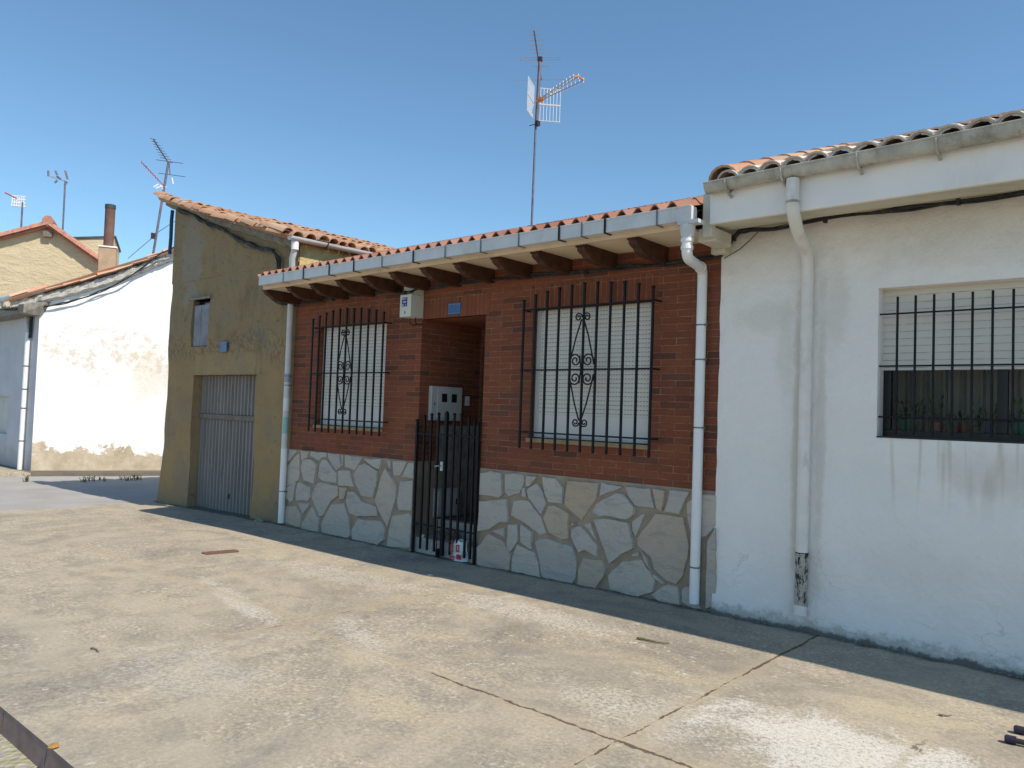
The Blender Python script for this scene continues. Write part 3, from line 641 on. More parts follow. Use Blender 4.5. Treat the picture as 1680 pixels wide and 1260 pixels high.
# right gable infill between brick roof and white house
# windows
def spiral(cx, cz, r0, turns, a0, sgn, y, n=26):
    out = []
    for i in range(n+1):
        t_ = i/n; a = a0+sgn*turns*2*math.pi*t_; r = r0*(1-.78*t_); out.append(Vector((cx+r*math.cos(a), y, cz+r*math.sin(a))))
    return out
def window(W, shy, gtops, gx0, dx, zbot, crosses, arm_z, cx, ztop, zmid, zlow):
    x0, x1, z0, z1 = W
    wd = MB(); fr_ = .045; ya, yb = shy-.012, shy+.05
    wd.box((x0, ya, z0+.03), (x0+fr_, yb, z1)); wd.box((x1-fr_*.4, ya, z0+.03), (x1, yb, z1)); wd.box((x0+fr_, ya, z0+.03), (x1-fr_*.4, yb, z0+.055))
    wo = wd.build('window', M['frame_white'], H, bevel=.003)
    mb = MB(); zs_ = z0+.055+.21
    mb.box((x0+fr_, shy, zs_), (x1-fr_*.4, shy+.02, z1)); mb.build('shutter', M['shutter'], wo)
    mb = MB(); mb.box((x0+fr_, shy+.001, z0+.055), (x1-fr_*.4, shy+.02, zs_-.001)); mb.build('shutter_base', M['shutter_plain'], wo)
    mb = MB(); mb.box((x0-.02, -.03, z0-.018), (x1+.01, .0-.0005, z0+.022)); mb.box((x0, 0, z0), (x1, shy+.05, z0+.022)); mb.build('sill', M['sill_tan'], wo, bevel=.003)
    mb = MB(); mb.box((x0-.04, shy+.055, z0), (x1+.04, T+.3, z1)); mb.build('backing', M['room_dark'], wo)
    # grille
    yg = -.12; gb = MB(); ex0, ex1 = gx0-.02, gx0+dx*10+.02
    for z in crosses:
        gb.box((ex0, yg-.006, z-.008), (ex1, yg+.006, z+.008))
        for e in (ex0, ex1-.012): gb.box((e, yg+.006, z-.0075), (e+.012, 0, z+.0075))
    go = gb.build('window_grille', M['dark_iron'], H, bevel=.002)
    for i, zt_ in enumerate(gtops):
        x = gx0+dx*i; mb = MB(); mb.box((x-.010, yg-.010, zbot), (x+.010, yg+.010, zt_-.012)); mb.box((x-.0135, yg-.0135, zt_-.012), (x+.0135, yg+.0135, zt_+.008))
        mb.build('bar', M['dark_iron'], go, bevel=.002)
    mb = MB(); yo = yg-.014
    for sg in (-1, 1):
        # long diamond rods between the curls
        def q(a, b): return Vector((cx+sg*a, yo, b))
        mb.tube([q(.012, ztop-.02), q(.07, lerp(ztop, zmid+.10, .45)), q(.13, zmid+.10), q(.142, zmid+.045)], .0075, 6)
        mb.tube([q(.012, zlow+.02), q(.07, lerp(zlow, zmid-.10, .45)), q(.13, zmid-.10), q(.142, zmid-.045)], .0075, 6)
        for zz, k in ((zmid+.085, 1), (zmid-.085, -1)):
            mb.tube(spiral(cx+sg*.073, zz, .066, 1.6, math.radians(0 if sg > 0 else 180), sg*k, yo), .0072, 6)
            mb.tube([q(.142, zmid+k*.045), q(.139, zz)], .006, 6)
            mb.tube([q(.007, zmid), q(.012, zmid+k*.04), q(.02, zz+k*.05)], .0055, 6)
        for zz, k in ((ztop, -1), (zlow, 1)):
            mb.tube(spiral(cx+sg*.05, zz, .042, 1.5, math.radians(180 if sg > 0 else 0), -sg*k*-1, yo), .0072, 6)
    mb.build('scroll_ornament', M['dark_iron'], go, smooth=True)
window(W1, .085, [2.747,2.78,2.812,2.833,2.844,2.846,2.838,2.831,2.809,2.787,2.754], -8.78, .1455, 1.266, (1.434, 2.03, 2.633), 0, -8.05, 2.535, 2.03, 1.546)
window(W2, .085, [2.744,2.786,2.812,2.833,2.846,2.856,2.852,2.841,2.830,2.80,2.764], -5.112, .1503, 1.249, (1.412, 2.034, 2.645), 0, -4.361, 2.532, 2.034, 1.53)
# front door at the back of the recess
mb = MB(); mb.box((-6.74, 1.0, .3), (DR[1], 1.05, 2.42)); d_ = mb.build('door', M['door_wood'], H)
for x in (-6.45, -6.0):
    for z in (.55, 1.2, 1.85):
        mb = MB(); mb.box((x-.17, .985, z-.22), (x+.17, .9995, z+.25)); mb.build('panel', M['door_wood'], d_, bevel=.008)
mb = MB(); mb.tube([(-6.66, .99, 1.25), (-6.66, .93, 1.25), (-6.56, .92, 1.25)], .01, 8); mb.build('handle', M['aluminium'], d_)
mb = MB(); mb.box((-6.77, -.35+.37, -.1), (-5.752, .33, .135)); mb.box((-6.77, .33, -.1), (-5.752, 1.0, .315)); mb.build('doorstep', M['marble_step'], H, bevel=.006)
mb = MB(); mb.box((-6.768, .40, .3155), (-5.755, .998, .325)); mb.build('doormat', M['floor_dark'], H)
mb = MB(); mb.box((-6.7695, T, .33), (-6.762, .99, 1.42)); mb.build('reveal_panel', M['cement'], H)
# gate
G = MB(); yg = -.035
def gbar(x, z0, z1, w_=.008): return MB().box((x-w_, yg-w_, z0), (x+w_, yg+w_, z1))
gx = [-6.745,-6.62,-6.506,-6.39,-6.262,-6.14,-6.03,-5.915,-5.83,-5.765]; gt = [1.49,1.544,1.563,1.575,1.593,1.576,1.572,1.545,1.51,1.485]
gp = MB()
for a, b in ((gx[0], gx[4]-.012), (gx[4]+.012, gx[9])):
    for z in (.297, 1.325): gp.box((a, yg-.006, z-.010), (b, yg+.006, z+.010))
for x, zt_ in ((gx[0], gt[0]), (gx[9], gt[9])): gp.box((x-.014, yg-.014, gz(x)-.01), (x+.014, yg+.014, zt_-.08))
gate = gp.build('gate', M['gate_black'], H, bevel=.002)
for i, (x, zt_) in enumerate(zip(gx, gt)):
    mb = gbar(x, -.01 if i in (4,) else .02, zt_-.02,   .019 if i == 4 else .0105)
    mb.lathe((x, yg, zt_-.03), [(0,0),(.016,.004),(.021,.016),(.016,.028),(0,.034)], 10); mb.build('bar', M['gate_black'], gate)
mb = MB(); mb.box((-6.31, yg-.03, .93), (-6.27, yg-.018, 1.03)); mb.tube([(-6.30, yg-.03, .985), (-6.30, yg-.055, .985), (-6.37, yg-.055, .975)], .007, 8); mb.build('latch', M['aluminium'], gate)
mb = MB(); mb.box((-6.345, yg-.02, -.045), (-6.315, yg+.02, .06)); mb.tube([(-6.33, yg-.02, .0), (-6.33, yg-.02, .38)], .006, 6); mb.build('bolt', M['gate_black'], gate)

# ================================================================== fixtures on the brick house
o = thing('meter_box', 'grey electricity meter box with two dark windows inside the brick doorway', 'meter box', (-6.77, .4, 1.48))
mb = MB(); mb.box((-6.77, .145, 1.48), (-6.715, .65, 1.885)); cab = mb.build('cabinet', M['meter_grey'], o, bevel=.006)
mb = MB(); mb.box((-6.7148, .235, 1.495), (-6.707, .64, 1.87)); mb.build('door', M['meter_grey'], o, bevel=.003)
for y in (.345, .505):
    mb = MB(); mb.box((-6.7065, y-.042, 1.70), (-6.7035, y+.042, 1.80)); mb.build('viewing_window', M['dark_glass'], o)
mb = MB(); mb.box((-6.7145, .19, 1.66), (-6.709, .20, 1.69)); mb.build('lock', M['dark_iron'], o)
o = thing('utility_box', 'pale grey small cupboard low on the wall above the doorstep', 'utility box', (-6.77, .49, .33))
mb = MB(); mb.box((-6.77, .28, .335), (-6.725, .70, .67)); mb.build('cabinet', M['meter_grey'], o, bevel=.005)
mb = MB(); mb.box((-6.7248, .31, .36), (-6.715, .66, .645)); mb.build('door', M['meter_grey'], o, bevel=.003)
mb = MB(); mb.box((-6.7145, .605, .47), (-6.702, .635, .54)); mb.build('lock', M['dark_iron'], o)
mb = MB(); mb.box((-6.77, .74, 1.675), (-6.755, .80, 1.775)); mb.build
o = thing('door_bell', 'small white bell push on the brick reveal right of the meter box', 'bell', (-6.77, .78, 1.67))
mb = MB(); mb.box((-6.77, .75, 1.67), (-6.752, .82, 1.785)); mb.build('plate', M['paper_white'], o, bevel=.003)
mb = MB(); mb.box((-6.7515, .775, 1.70), (-6.747, .795, 1.73)); mb.build('button', M['meter_grey'], o)
# telecom box with sticker under the eave
xa, xb = onY(656, 500, -.2).x, onY(674, 500, -.2).x
o = thing('junction_box', 'cream box with blue printed sticker hanging under the eave left of the doorway', 'junction box', ((xa+xb)/2, 0, 2.66))
mb = MB(); mb.box((xa, -.2, 2.665), (xb, -.001, 2.925)); mb.build('casing', M['box_cream'], o, bevel=.006)
mb = MB(); mb.box((xa+.004, -.15, 2.926), (xb-.006, -.001, 3.05)); mb.build('duct', M['box_cream'], o, bevel=.004)
mb = MB(); sx0, sx1, sz0, sz1 = xa+.035, xb-.065, 2.785, 2.89
mb.box((sx0, -.2025, sz0), (sx1, -.2002, sz1)); st = mb.build('sticker', M['sticker_blue'], o)
mb = MB()
for r_, segs in enumerate(((.08,.5,.7,.85), (.25,.45,.5,.9), (.06,.45,.75,.86))):
    z = sz1-.017-r_*.036
    for a, b in zip(segs[::2], segs[1::2]):
        x = lerp(sx0, sx1, a)
        while x < lerp(sx0, sx1, b)-.004:
            mb.box((x, -.2042, z-.009), (x+.006, -.2027, z+.009)); x += .0115
mb.build('lettering', M['paper_white'], st)
mb = MB(); mb.box(((xa+xb)/2-.006, -.203, 2.70), ((xa+xb)/2+.004, -.2005, 2.73)); mb.build('lock', M['dark_iron'], o)
mb = MB()
for q in (.25, .75):
    x = lerp(xa, xb, q); mb.tube([(x, -.08, 2.66), (x+.01, -.09, 2.61), (x+.03, -.05, 2.58), (x+.05, -.01, 2.60)], .009, 6)
mb.build('cable_tail', M['cable_black'], o, smooth=True)
def plate(name, label, px0, py0, px1, py1, y=-.012):
    a, b = onY(px0, py0, y), onY(px1, py1, y); back = min(-.001, y+.011)
    o = thing(name, label, 'sign', ((a.x+b.x)/2, 0, b.z))
    mb = MB(); mb.box((a.x, y, b.z), (b.x, back, a.z)); mb.build('plate', M['sign_blue'], o, bevel=.002)
    mb = MB(); e = .012
    for (x0_, z0_, x1_, z1_) in ((a.x+e, b.z+e, b.x-e, b.z+e+.003), (a.x+e, a.z-e-.003, b.x-e, a.z-e), (a.x+e, b.z+e+.004, a.x+e+.003, a.z-e-.004), (b.x-e-.003, b.z+e+.004, b.x-e, a.z-e-.004)):
        mb.box((x0_, y-.0015, z0_), (x1_, y-.0003, z1_))
    mb.build('border_line', M['sign_rim'], o)
    for x in (a.x+.014, b.x-.014):
        for z in (b.z+.014, a.z-.014):
            mb = MB(); mb.tube([(x, y-.003, z), (x, y, z)], .004, 8); mb.build('screw', M['aluminium'], o)
    return o
plate('number_plate', 'blue enamel house number plate above the brick doorway', 735.5, 498, 755, 515, -.012)
plate('number_plate', 'small blue plate on the ochre wall above the garage door', 361, 561, 371.5, 577, -.045)

# ================================================================== things in the doorway
o = thing('paper_bag', 'white plastic sack with red printed figures lying behind the gate', 'bag', (-6.02, .05, .0))
bx0, bx1 = -6.13, -5.90
def bagf(u, v):
    a = u*2*math.pi; wx = .115*(1-.25*v)*(1+.08*math.sin(5*a+3*v)); wy = .055*(1-.4*v)*(1+.15*math.sin(3*a))
    return Vector((-6.015+wx*math.cos(a)+.02*v, -.005+wy*math.sin(a)+.01*math.sin(7*v), gz(-6)+.005+.215*v+.012*math.sin(3*a+2)*v))
mb = MB(); mb.grid(bagf, 28, 10); mb.v.append(bagf(0, 1)*.0+Vector((-6.0, 0, .165))); nv = len(mb.v)-1
mb.f += [(10*29+i, 10*29+i+1, nv) for i in range(28)]
bo = mb.build('sack', M['paper_white'], o, smooth=True)
yb = -.067
def glyph0(mb, cx, cz, w_, h_, t_):
    mb.box((cx-w_, yb-.004, cz-h_), (cx-w_+t_, yb, cz+h_)); mb.box((cx+w_-t_, yb-.004, cz-h_), (cx+w_, yb, cz+h_))
    mb.box((cx-w_+t_, yb-.004, cz+h_-t_), (cx+w_-t_, yb, cz+h_)); mb.box((cx-w_+t_, yb-.004, cz-h_), (cx+w_-t_, yb, cz-h_+t_))
mb = MB(); glyph0(mb, -6.075, .105, .024, .042, .013); glyph0(mb, -5.985, .115, .024, .038, .013)
for z in (.165, .18): mb.box((-6.1, yb-.004, z), (-6.05, yb, z+.006))
for z in (.012, .03, .045): mb.box((-6.105, yb-.004, z-.03), (-6.04+z*.4, yb, z-.02))
mb.box((-6.0, yb-.004, .0), (-5.93, yb, .05)); mb.build('red_print', M['letter_red'], o)
o = thing('cloth_bundle', 'crumpled grey and brown cloth bundle on the lower doorstep', 'cloth', (-6.45, .2, .135))
def lump(cx, cy, cz, rx_, ry_, rz_, seed, nu=22, nv=10, amp=.28):
    m = MB()
    def f(u, v):
        a = u*2*math.pi; p = v*math.pi/2
        d = 1+amp*noise.noise(Vector((math.cos(a)*2+seed, math.sin(a)*2, v*3)))
        return Vector((cx+rx_*math.cos(a)*math.cos(p)*d, cy+ry_*math.sin(a)*math.cos(p)*d, cz+rz_*math.sin(p)*d))
    return m.grid(f, nu, nv)
lump(-6.5, .19, .13, .13, .10, .09, 3).build('cloth', M['cloth_grey'], o, smooth=True)
lump(-6.38, .22, .13, .10, .08, .12, 8).build('lining', M['cloth_brown'], o, smooth=True)
o = thing('white_stone', 'pale small stone at the foot of the gate left post', 'stone', (-6.72, -.02, .1))
lump(-6.68, .06, .13, .03, .03, .035, 5, 12, 6).build('stone_body', M['paper_white'], o, smooth=True)

# ================================================================== OCHRE HOUSE
O = thing('ochre_house', 'tall narrow ochre plastered outbuilding with sloping old tile roof and garage door', 'house', (-11.3, 0, -.1))
OX0, OX1 = -13.15, XL-.004
GD = (-12.25, -10.31, -.3, 2.035); OW = (-12.36, -11.80, 2.495, 3.26)
def verge(x): return interp(x, [(OX0-.2, 5.03), (-12.6, 4.86), (-11.6, 4.50), (-10.4, 4.15), (OX1+.2, 3.80)])
def odisp(x, z):
    d = .035*noise.noise(Vector((x*.9, 0, z*.9)))+.012*noise.noise(Vector((x*4, 3, z*4)))
    d += -.07*max(0, 1-(z+.15)/.9)*max(0, min(1, (-12.3-x)/.8)) 
    return d
mb = MB()
gxs = sorted(set([OX0, OX1, GD[0], GD[1], OW[0], OW[1]] + [OX0+i*(OX1-OX0)/30 for i in range(1, 30)]))
gzs = sorted(set([-.3, GD[3], OW[2], OW[3]] + [-.3+i*.14 for i in range(1, 42)]))
gzs = [z for z in gzs if z < 5.3]
idx = {}
def ov(i, j):
    if (i, j) not in idx:
        x = gxs[i]; z = gzs[j]; z = min(z, verge(x)-.02)
        xx_ = x+(.02*noise.noise(Vector((0, 5, z*2.2)))-(.05*max(0, 1-z/.8)) if i == 0 else 0)
        y = odisp(x, z) if 0 < i < len(gxs)-1 or i == 0 else 0
        idx[(i, j)] = len(mb.v); mb.v.append(Vector((xx_, y, z)))
    return idx[(i, j)]
for j in range(len(gzs)-1):
    for i in range(len(gxs)-1):
        xm = (gxs[i]+gxs[i+1])/2; zm = (gzs[j]+gzs[j+1])/2
        if gzs[j] >= max(verge(gxs[i]), verge(gxs[i+1])): continue
        if any(h[0] < xm < h[1] and h[2]-.01 < zm < h[3] for h in (GD, OW)): continue
        mb.f.append((ov(i, j), ov(i+1, j), ov(i+1, j+1), ov(i, j+1)))
for h, dep in ((GD, .24), (OW, .14)):                                # reveals
    for j in range(len(gzs)-1):
        zm = (gzs[j]+gzs[j+1])/2
        if not (h[2]-.01 < zm < h[3]): continue
        for X_, flip in ((h[0], 0), (h[1], 1)):
            i = gxs.index(X_); a, b = ov(i, j), ov(i, j+1); va, vb = mb.v[a], mb.v[b]
            n0 = len(mb.v); mb.v += [Vector((va.x, dep, va.z)), Vector((vb.x, dep, vb.z))]
            mb.f.append((a, b, n0+1, n0) if not flip else (a, n0, n0+1, b))
    for i in range(len(gxs)-1):
        if not (h[0]-1e-6 <= gxs[i] and gxs[i+1] <= h[1]+1e-6): continue
        for Z_ in (h[2], h[3]):
            if Z_ not in gzs: continue
            j = gzs.index(Z_); a, b = ov(i, j), ov(i+1, j); va, vb = mb.v[a], mb.v[b]
            n0 = len(mb.v); mb.v += [Vector((va.x, dep, va.z)), Vector((vb.x, dep, vb.z))]; mb.f.append((a, b, n0+1, n0))
# left flank
for j in range(len(gzs)-1):
    if gzs[j] >= verge(OX0): continue
    a, b = ov(0, j), ov(0, j+1); n0 = len(mb.v); va, vb = mb.v[a], mb.v[b]
    mb.v += [Vector((va.x, 6, va.z)), Vector((vb.x, 6, vb.z))]; mb.f.append((a, b, n0+1, n0))
mb.build('wall', M['ochre_wall'], O, smooth=True)
mb = MB(); mb.box((OX1-.3, .02, 3.0), (OX1, 6, 3.925)); mb.build('side_wall', M['ochre_side'], O)
mb = MB(); mb.box((OX0+.1, .35, -.3), (GD[0], 6, 3.5)); mb.box((GD[1], .35, -.3), (OX1-.3, 6, 3.5)); mb.box((GD[0], .36, -.3), (GD[1], 6, 3.5)); mb.build('core', M['cement'], O)
# garage door: ribbed sheet with a timber rail
mb = MB(); n = 19; wv = []
for i in range(n):
    x = lerp(GD[0], GD[1], i/n); dx_ = (GD[1]-GD[0])/n
    wv += [(x, .18), (x+dx_*.12, .155), (x+dx_*.5, .15), (x+dx_*.62, .18)]
wv.append((GD[1], .18))
def sheet(z0, z1):
    m = MB(); k = len(wv); m.add([(x, y, z0) for x, y in wv]+[(x, y, z1) for x, y in wv], [(i, i+1, k+i+1, k+i) for i in range(k-1)]); return m
gd = sheet(1.42, 2.03).build('garage_door', M['garage_metal'], O)
sheet(-.1, 1.33).build('lower_panel', M['garage_metal'], gd)
mb = MB(); mb.box((GD[0], .135, 1.335), (GD[1], .17, 1.415)); mb.build('rail', M['wood_bar'], gd, bevel=.004)
mb = MB(); mb.box((-11.22, .138, .12), (-11.19, .148, .2)); mb.build('lock', M['dark_iron'], gd)
# small closed window
mb = MB(); mb.box((OW[0]+.01, .10, OW[2]), (OW[1]-.01, .13, OW[3])); ow = mb.build('window', M['dark_glass'], O)
for a, b in ((OW[0]+.05, -12.09), (-12.08, OW[1]-.02)):
    mb = MB(); mb.box((a, .0, OW[2]+.01), (b, .025, OW[3]-.09)); mb.build('wooden_shutter', M['shutter_wood'], ow, bevel=.003)
mb = MB(); mb.box((OW[0]-.12, -.05, OW[3]), (OW[1]+.05, .1, OW[3]+.035)); mb.build('lintel', M['cement'], O, bevel=.006)
# barrel tile roofs -------------------------------------------------
def barrel(mb, P0, U, V, N, r0, r1, L, up=1, th=.014, k=6, arc=150):
    # one half-round tile from P0 up the slope
    vs = []
    for s_, r in ((0, r0), (L, r1)):
        for rr in (r, r-th):
            for i in range(k+1):
                a = math.radians(-arc/2+arc*i/k)
                vs.append(P0+V*s_+U*(rr*math.sin(a))+N*(up*(rr*math.cos(a)-r*.35)))
    m = k+1; fs = []
    for i in range(k):
        fs += [(i, i+1, 2*m+i+1, 2*m+i), (m+i+1, m+i, 3*m+i, 3*m+i+1), (i+1, i, m+i, m+i+1), (2*m+i, 2*m+i+1, 3*m+i+1, 3*m+i)]
    fs += [(0, 2*m, 3*m, m), (k, m+k, 3*m+k, 2*m+k)]
    mb.add(vs, fs)
def barrel_roof(O_, U, V, ncol, nrow, pitch, row, jit=.012, ch=True, seed=1, rs=1.0, sag=None):
    random.seed(seed); U = U.normalized(); V = V.normalized(); N = U.cross(V).normalized()
    if N.z < 0: N = -N
    mb = MB(); R_ = pitch*.56*rs
    for i in range(ncol):
        jc = random.uniform(-jit, jit)
        for j in range(nrow):
            if ch: barrel(mb, O_+U*(pitch*i)+V*(row*j-.03)+N*(.015), U, V, N, R_*.9, R_*.95, row*1.2, -1, .01, 4)
            u_ = pitch*(i+.5)+jc+random.uniform(-jit, jit)*.6; v_ = row*j+random.uniform(-jit, jit)*1.6
            ww = (V+U*random.uniform(-.03, .03)).normalized()
            h = N*(.035+.012+random.uniform(-.3, .5)*jit)
            P0 = O_+U*u_+V*v_+h
            if sag: P0 = P0+N*sag(P0)
            barrel(mb, P0, U, (ww-N*.045).normalized(), N, R_*1.02, R_*.84, row*1.18, 1)
    return mb
ridge = Vector((-13.28, -.16, 5.05)); eav = Vector((-9.27, -.16, 3.895))
V_ = (ridge-eav).normalized(); nrow = 12; rl = (ridge-eav).length/nrow
sagf = lambda p: -.05*math.sin(max(0, min(1, (p.x+13.2)/4))*math.pi)+.02*noise.noise(p*.7)
orf = barrel_roof(eav, Vector((0,1,0)), V_, 32, nrow, .185, rl, .030, True, 4, 1.0, sagf).build('roof', M['tile_old'], O, smooth=True)
# verge: row of tiles at the front edge in mortar
mb = MB(); nf = 15
for i in list(range(nf))*2:
    k_ = random.random()*.3; p0 = eav.lerp(ridge, (i+k_)/nf)+Vector((0, -.03+random.uniform(-.045, .03), .045+random.uniform(-.03, .022))); p0.z += sagf(p0)
    barrel(mb, p0, Vector((0,-1,0)), (V_+Vector((0, random.uniform(-.10, .10), random.uniform(-.06,.05)))).normalized(), Vector((0.28,0,.96)), .105, .085, .42, 1)
mb.build('verge_tile', M['tile_old'], orf, smooth=True)
mb = MB(); m_ = 40
def vf(u, v):
    x = lerp(OX0-.08, OX1+.12, u); z = verge(x); return Vector((x, lerp(-.13, .2, min(1, v*1.0)) if v < .5 else .2*0-.05, z+(.02 if v < .5 else -.13)+.02*noise.noise(Vector((x*6, v*9, 1)))))
mb.grid(lambda u, v: (lambda x: Vector((x, (-.03, -.15+.03*noise.noise(Vector((x*7,0,0))), -.13)[int(round(v*2))], verge(x)+(-.10, -.045, .035)[int(round(v*2))]+.025*noise.noise(Vector((x*6, v*9, 1))))))(lerp(OX0-.08, OX1+.05, u)), 60, 2)
mb.build('verge_mortar', M['cement'], orf, smooth=True)
mb = MB(); mb.prism([(OX0-.02, 0.0, verge(OX0)-.06), (OX1-.012, .0, 3.76), (OX1-.012, 0, 3.6), (OX0-.02, 0, 3.6)], (0, 6, 0)); mb.build('gable_fill', M['ochre_wall'], O)
# grey side gutter
gxg = -9.245
mb = MB(); rr = .055; prof = [(gxg+rr*math.cos(math.radians(a)), 3.90+rr*math.sin(math.radians(a))) for a in range(180, 361, 20)]
ys_ = [-.24, 1.9]
m = len(prof); mb.add([(x, y, z+.01*(y)) for y in ys_ for x, z in prof]+[(gxg+(x-gxg)*.9, y, 3.902+(z-3.90)*.9+.01*y) for y in ys_ for x, z in prof],
    [(i, i+1, m+i+1, m+i) for i in range(m-1)]+[(2*m+i+1, 2*m+i, 3*m+i, 3*m+i+1) for i in range(m-1)])
mb.f.append(tuple(range(m)))
og = mb.build('gutter', M['pvc_grey'], O, smooth=True)
for y in (.35, 1.15):
    mb = MB(); mb.tube([(gxg+(rr+.006)*math.cos(math.radians(a)), y, 3.90+.01*y+(rr+.006)*math.sin(math.radians(a))) for a in range(180, 371, 19)], .008, 6); mb.build('bracket', M['dark_iron'], og)
# downpipe of the gutter, runs past the brick eave to the pavement
xq = -9.405
mb = MB(); mb.tube([(gxg-.03, -.13, 3.87), (gxg-.03, -.13, 3.74), (gxg-.1, -.12, 3.62), (xq, -.07, 3.35), (xq, -.07, gz(xq)+.03)], .042, 16)
od = mb.build('downpipe', M['pvc_grey'], O, smooth=True)
mb = MB(); mb.tube([(gxg-.03, -.13, 3.73), (gxg-.03, -.13, 3.84)], .052, 16); mb.build('collar', M['pvc_white'], od, smooth=True)
for py in (617, 632, 807):
    z = onY(470, py, -.07).z; mb = MB(); mb.tube([(xq, -.07, z-.006), (xq, -.07, z+.006)], .045, 16); mb.box((xq+.04, -.08, z-.006), (xq+.06, -.03, z+.006)); mb.build('pipe_clip', M['steel_clip'], od)
for py0, py1, m_ in ((613, 627, 'print_blue'), (653, 674, 'paper_white'), (684, 711, 'print_teal')):
    z1_, z0_ = onY(468, py0, -.07).z, onY(466, py1, -.07).z; mb = MB(); mb.tube([(xq, -.07, z0_), (xq, -.07, z1_)], .0432, 16, False); mb.build('pipe_print', M[m_], od)
mb = MB(); mb.tube([(xq, -.07, z0_-.5), (xq, -.07, z0_-.2)], .0432, 16, False)
zz = onY(460, 735, -.07).z; mb = MB(); mb.tube([(xq, -.0695, gz(xq)+.032), (xq, -.0695, zz)], .0438, 16); mb.build('lower_sleeve', M['pvc_white'], od, smooth=True)
# blue service pipe at the left corner
mb = MB(); mb.tube([(OX0-.07, -.03, 4.88), (OX0-.09, -.03, 4.7), (OX0-.08, -.03, 4.4), (OX0-.10, -.03, 4.12)], .03, 10); mb.build('service_pipe', M['blue_pipe'], O, smooth=True)

# ================================================================== WHITE HOUSE (right)
Wh = thing('white_house', 'white painted low house with barred window and mortar-bedded tile eave', 'house', (0, 0, 0))
WW = (-1.755, -.13, 1.512, 2.615)
WX0, WX1 = -3.016, 4.0; EX = -2.865
mb = MB(); xs_ = [WX0+.0+i*.12 for i in range(int((WX1-WX0)/.12)+1)]+[WX1, WW[0], WW[1]]; xs_ = sorted(set(xs_))
zs_ = sorted(set([-.2, WW[2], WW[3], 3.22]+[-.2+i*.12 for i in range(1, 28)]))
def wd(x, z):
    d = -.014+.012*noise.noise(Vector((x*.8, 2, z*.8)))+.006*noise.noise(Vector((x*3, 2, z*3)))
    if z < .35: d += -.035*(1-max(z, 0)/.35)**2+.012*noise.noise(Vector((x*4, 9, z*6)))
    return d
ix = {}
def wv_(i, j):
    if (i, j) not in ix:
        x, z = xs_[i], zs_[j]; ix[(i, j)] = len(mb.v)
        xo = .012*noise.noise(Vector((1, 4, z*5)))+.006*noise.noise(Vector((1, 4, z*19))) if i == 0 else 0
        mb.v.append(Vector((x+xo, wd(x, z), z)))
    return ix[(i, j)]
for j in range(len(zs_)-1):
    for i in range(len(xs_)-1):
        xm, zm = (xs_[i]+xs_[i+1])/2, (zs_[j]+zs_[j+1])/2
        if WW[0] < xm < WW[1] and WW[2] < zm < WW[3]: continue
        mb.f.append((wv_(i, j), wv_(i+1, j), wv_(i+1, j+1), wv_(i, j+1)))
DP = .14
for j in range(len(zs_)-1):
    zm = (zs_[j]+zs_[j+1])/2
    if WW[2] < zm < WW[3]:
        for X_ in (WW[0], WW[1]):
            i = xs_.index(X_); a, b = wv_(i, j), wv_(i, j+1); n0 = len(mb.v); mb.v += [Vector((X_, DP+.06, zs_[j])), Vector((X_, DP+.06, zs_[j+1]))]; mb.f.append((a, b, n0+1, n0))
    a, b = wv_(0, j), wv_(0, j+1); n0 = len(mb.v); mb.v += [Vector((mb.v[a].x, .1, mb.v[a].z)), Vector((mb.v[b].x, .1, mb.v[b].z))]; mb.f.append((a, n0, n0+1, b))
for i in range(len(xs_)-1):
    if WW[0]-1e-6 <= xs_[i] and xs_[i+1] <= WW[1]+1e-6:
        for Z_ in (WW[2], WW[3]):
            j = zs_.index(Z_); a, b = wv_(i, j), wv_(i+1, j); n0 = len(mb.v); mb.v += [Vector((xs_[i], DP+.06, Z_)), Vector((xs_[i+1], DP+.06, Z_))]; mb.f.append((a, b, n0+1, n0))
mb.build('wall', M['white_wall'], Wh, smooth=True)
mb = MB(); mb.box((WX0+.01, .1, -.2), (WX1, .3, WW[2]-.12)); mb.box((WX0+.01, .1, 2.75), (WX1, .3, 3.16)); mb.box((WX0+.01, .1, WW[2]-.12), (WW[0]-.1, .3, 2.75)); mb.box((WW[1]+.1, .1, WW[2]-.12), (WX1, .3, 2.75))
mb.box((WX0+.01, 3.0, -.2), (WX1, 3.2, 3.16)); mb.box((WX0+.01, .3, -.2), (WX0+.2, 3.0, 3.16)); mb.box((WX1-.2, .3, -.2), (WX1, 3.0, 3.16))
mb.build('inner_wall', M['room_dark'], Wh)
# eave: soffit, fascia, roof slab
mb = MB(); mb.prism([(EX, -.50, 3.145), (WX0+.03, -.0, 3.195), (WX0+.03, -.0, 3.24), (EX, -.50, 3.22)], (WX1-EX, 0, 0)); mb.build('soffit', M['soffit_stained'], Wh)
mb = MB(); mb.box((EX, -.545, 3.135), (WX1, -.5, 3.40)); mb.build('fascia', M['fascia_white'], Wh, bevel=.008)
mb = MB(); x0 = EX+.005
def wg(u, v):
    a = math.radians(180+180*v); x = lerp(x0, WX1, u); return Vector((x, -.605+.062*math.cos(a)*1.0, 3.425+.0135*(x-x0)+.080*math.sin(a)*(.95+.06*math.sin(x*3))+.006*math.sin(x*2.1)))
mb.grid(wg, 40, 10); mb.f.append(tuple(i*41 for i in range(11)))
mb.v += []; wgo = mb.build('gutter', M['gutter_weathered'], Wh, smooth=True)
mb = MB(); mb.tube([(lerp(x0, WX1, i/10), -.667, 3.428+.0135*lerp(0, WX1-x0, i/10)) for i in range(11)], .009, 6); mb.build('gutter_lip', M['gutter_weathered'], wgo)
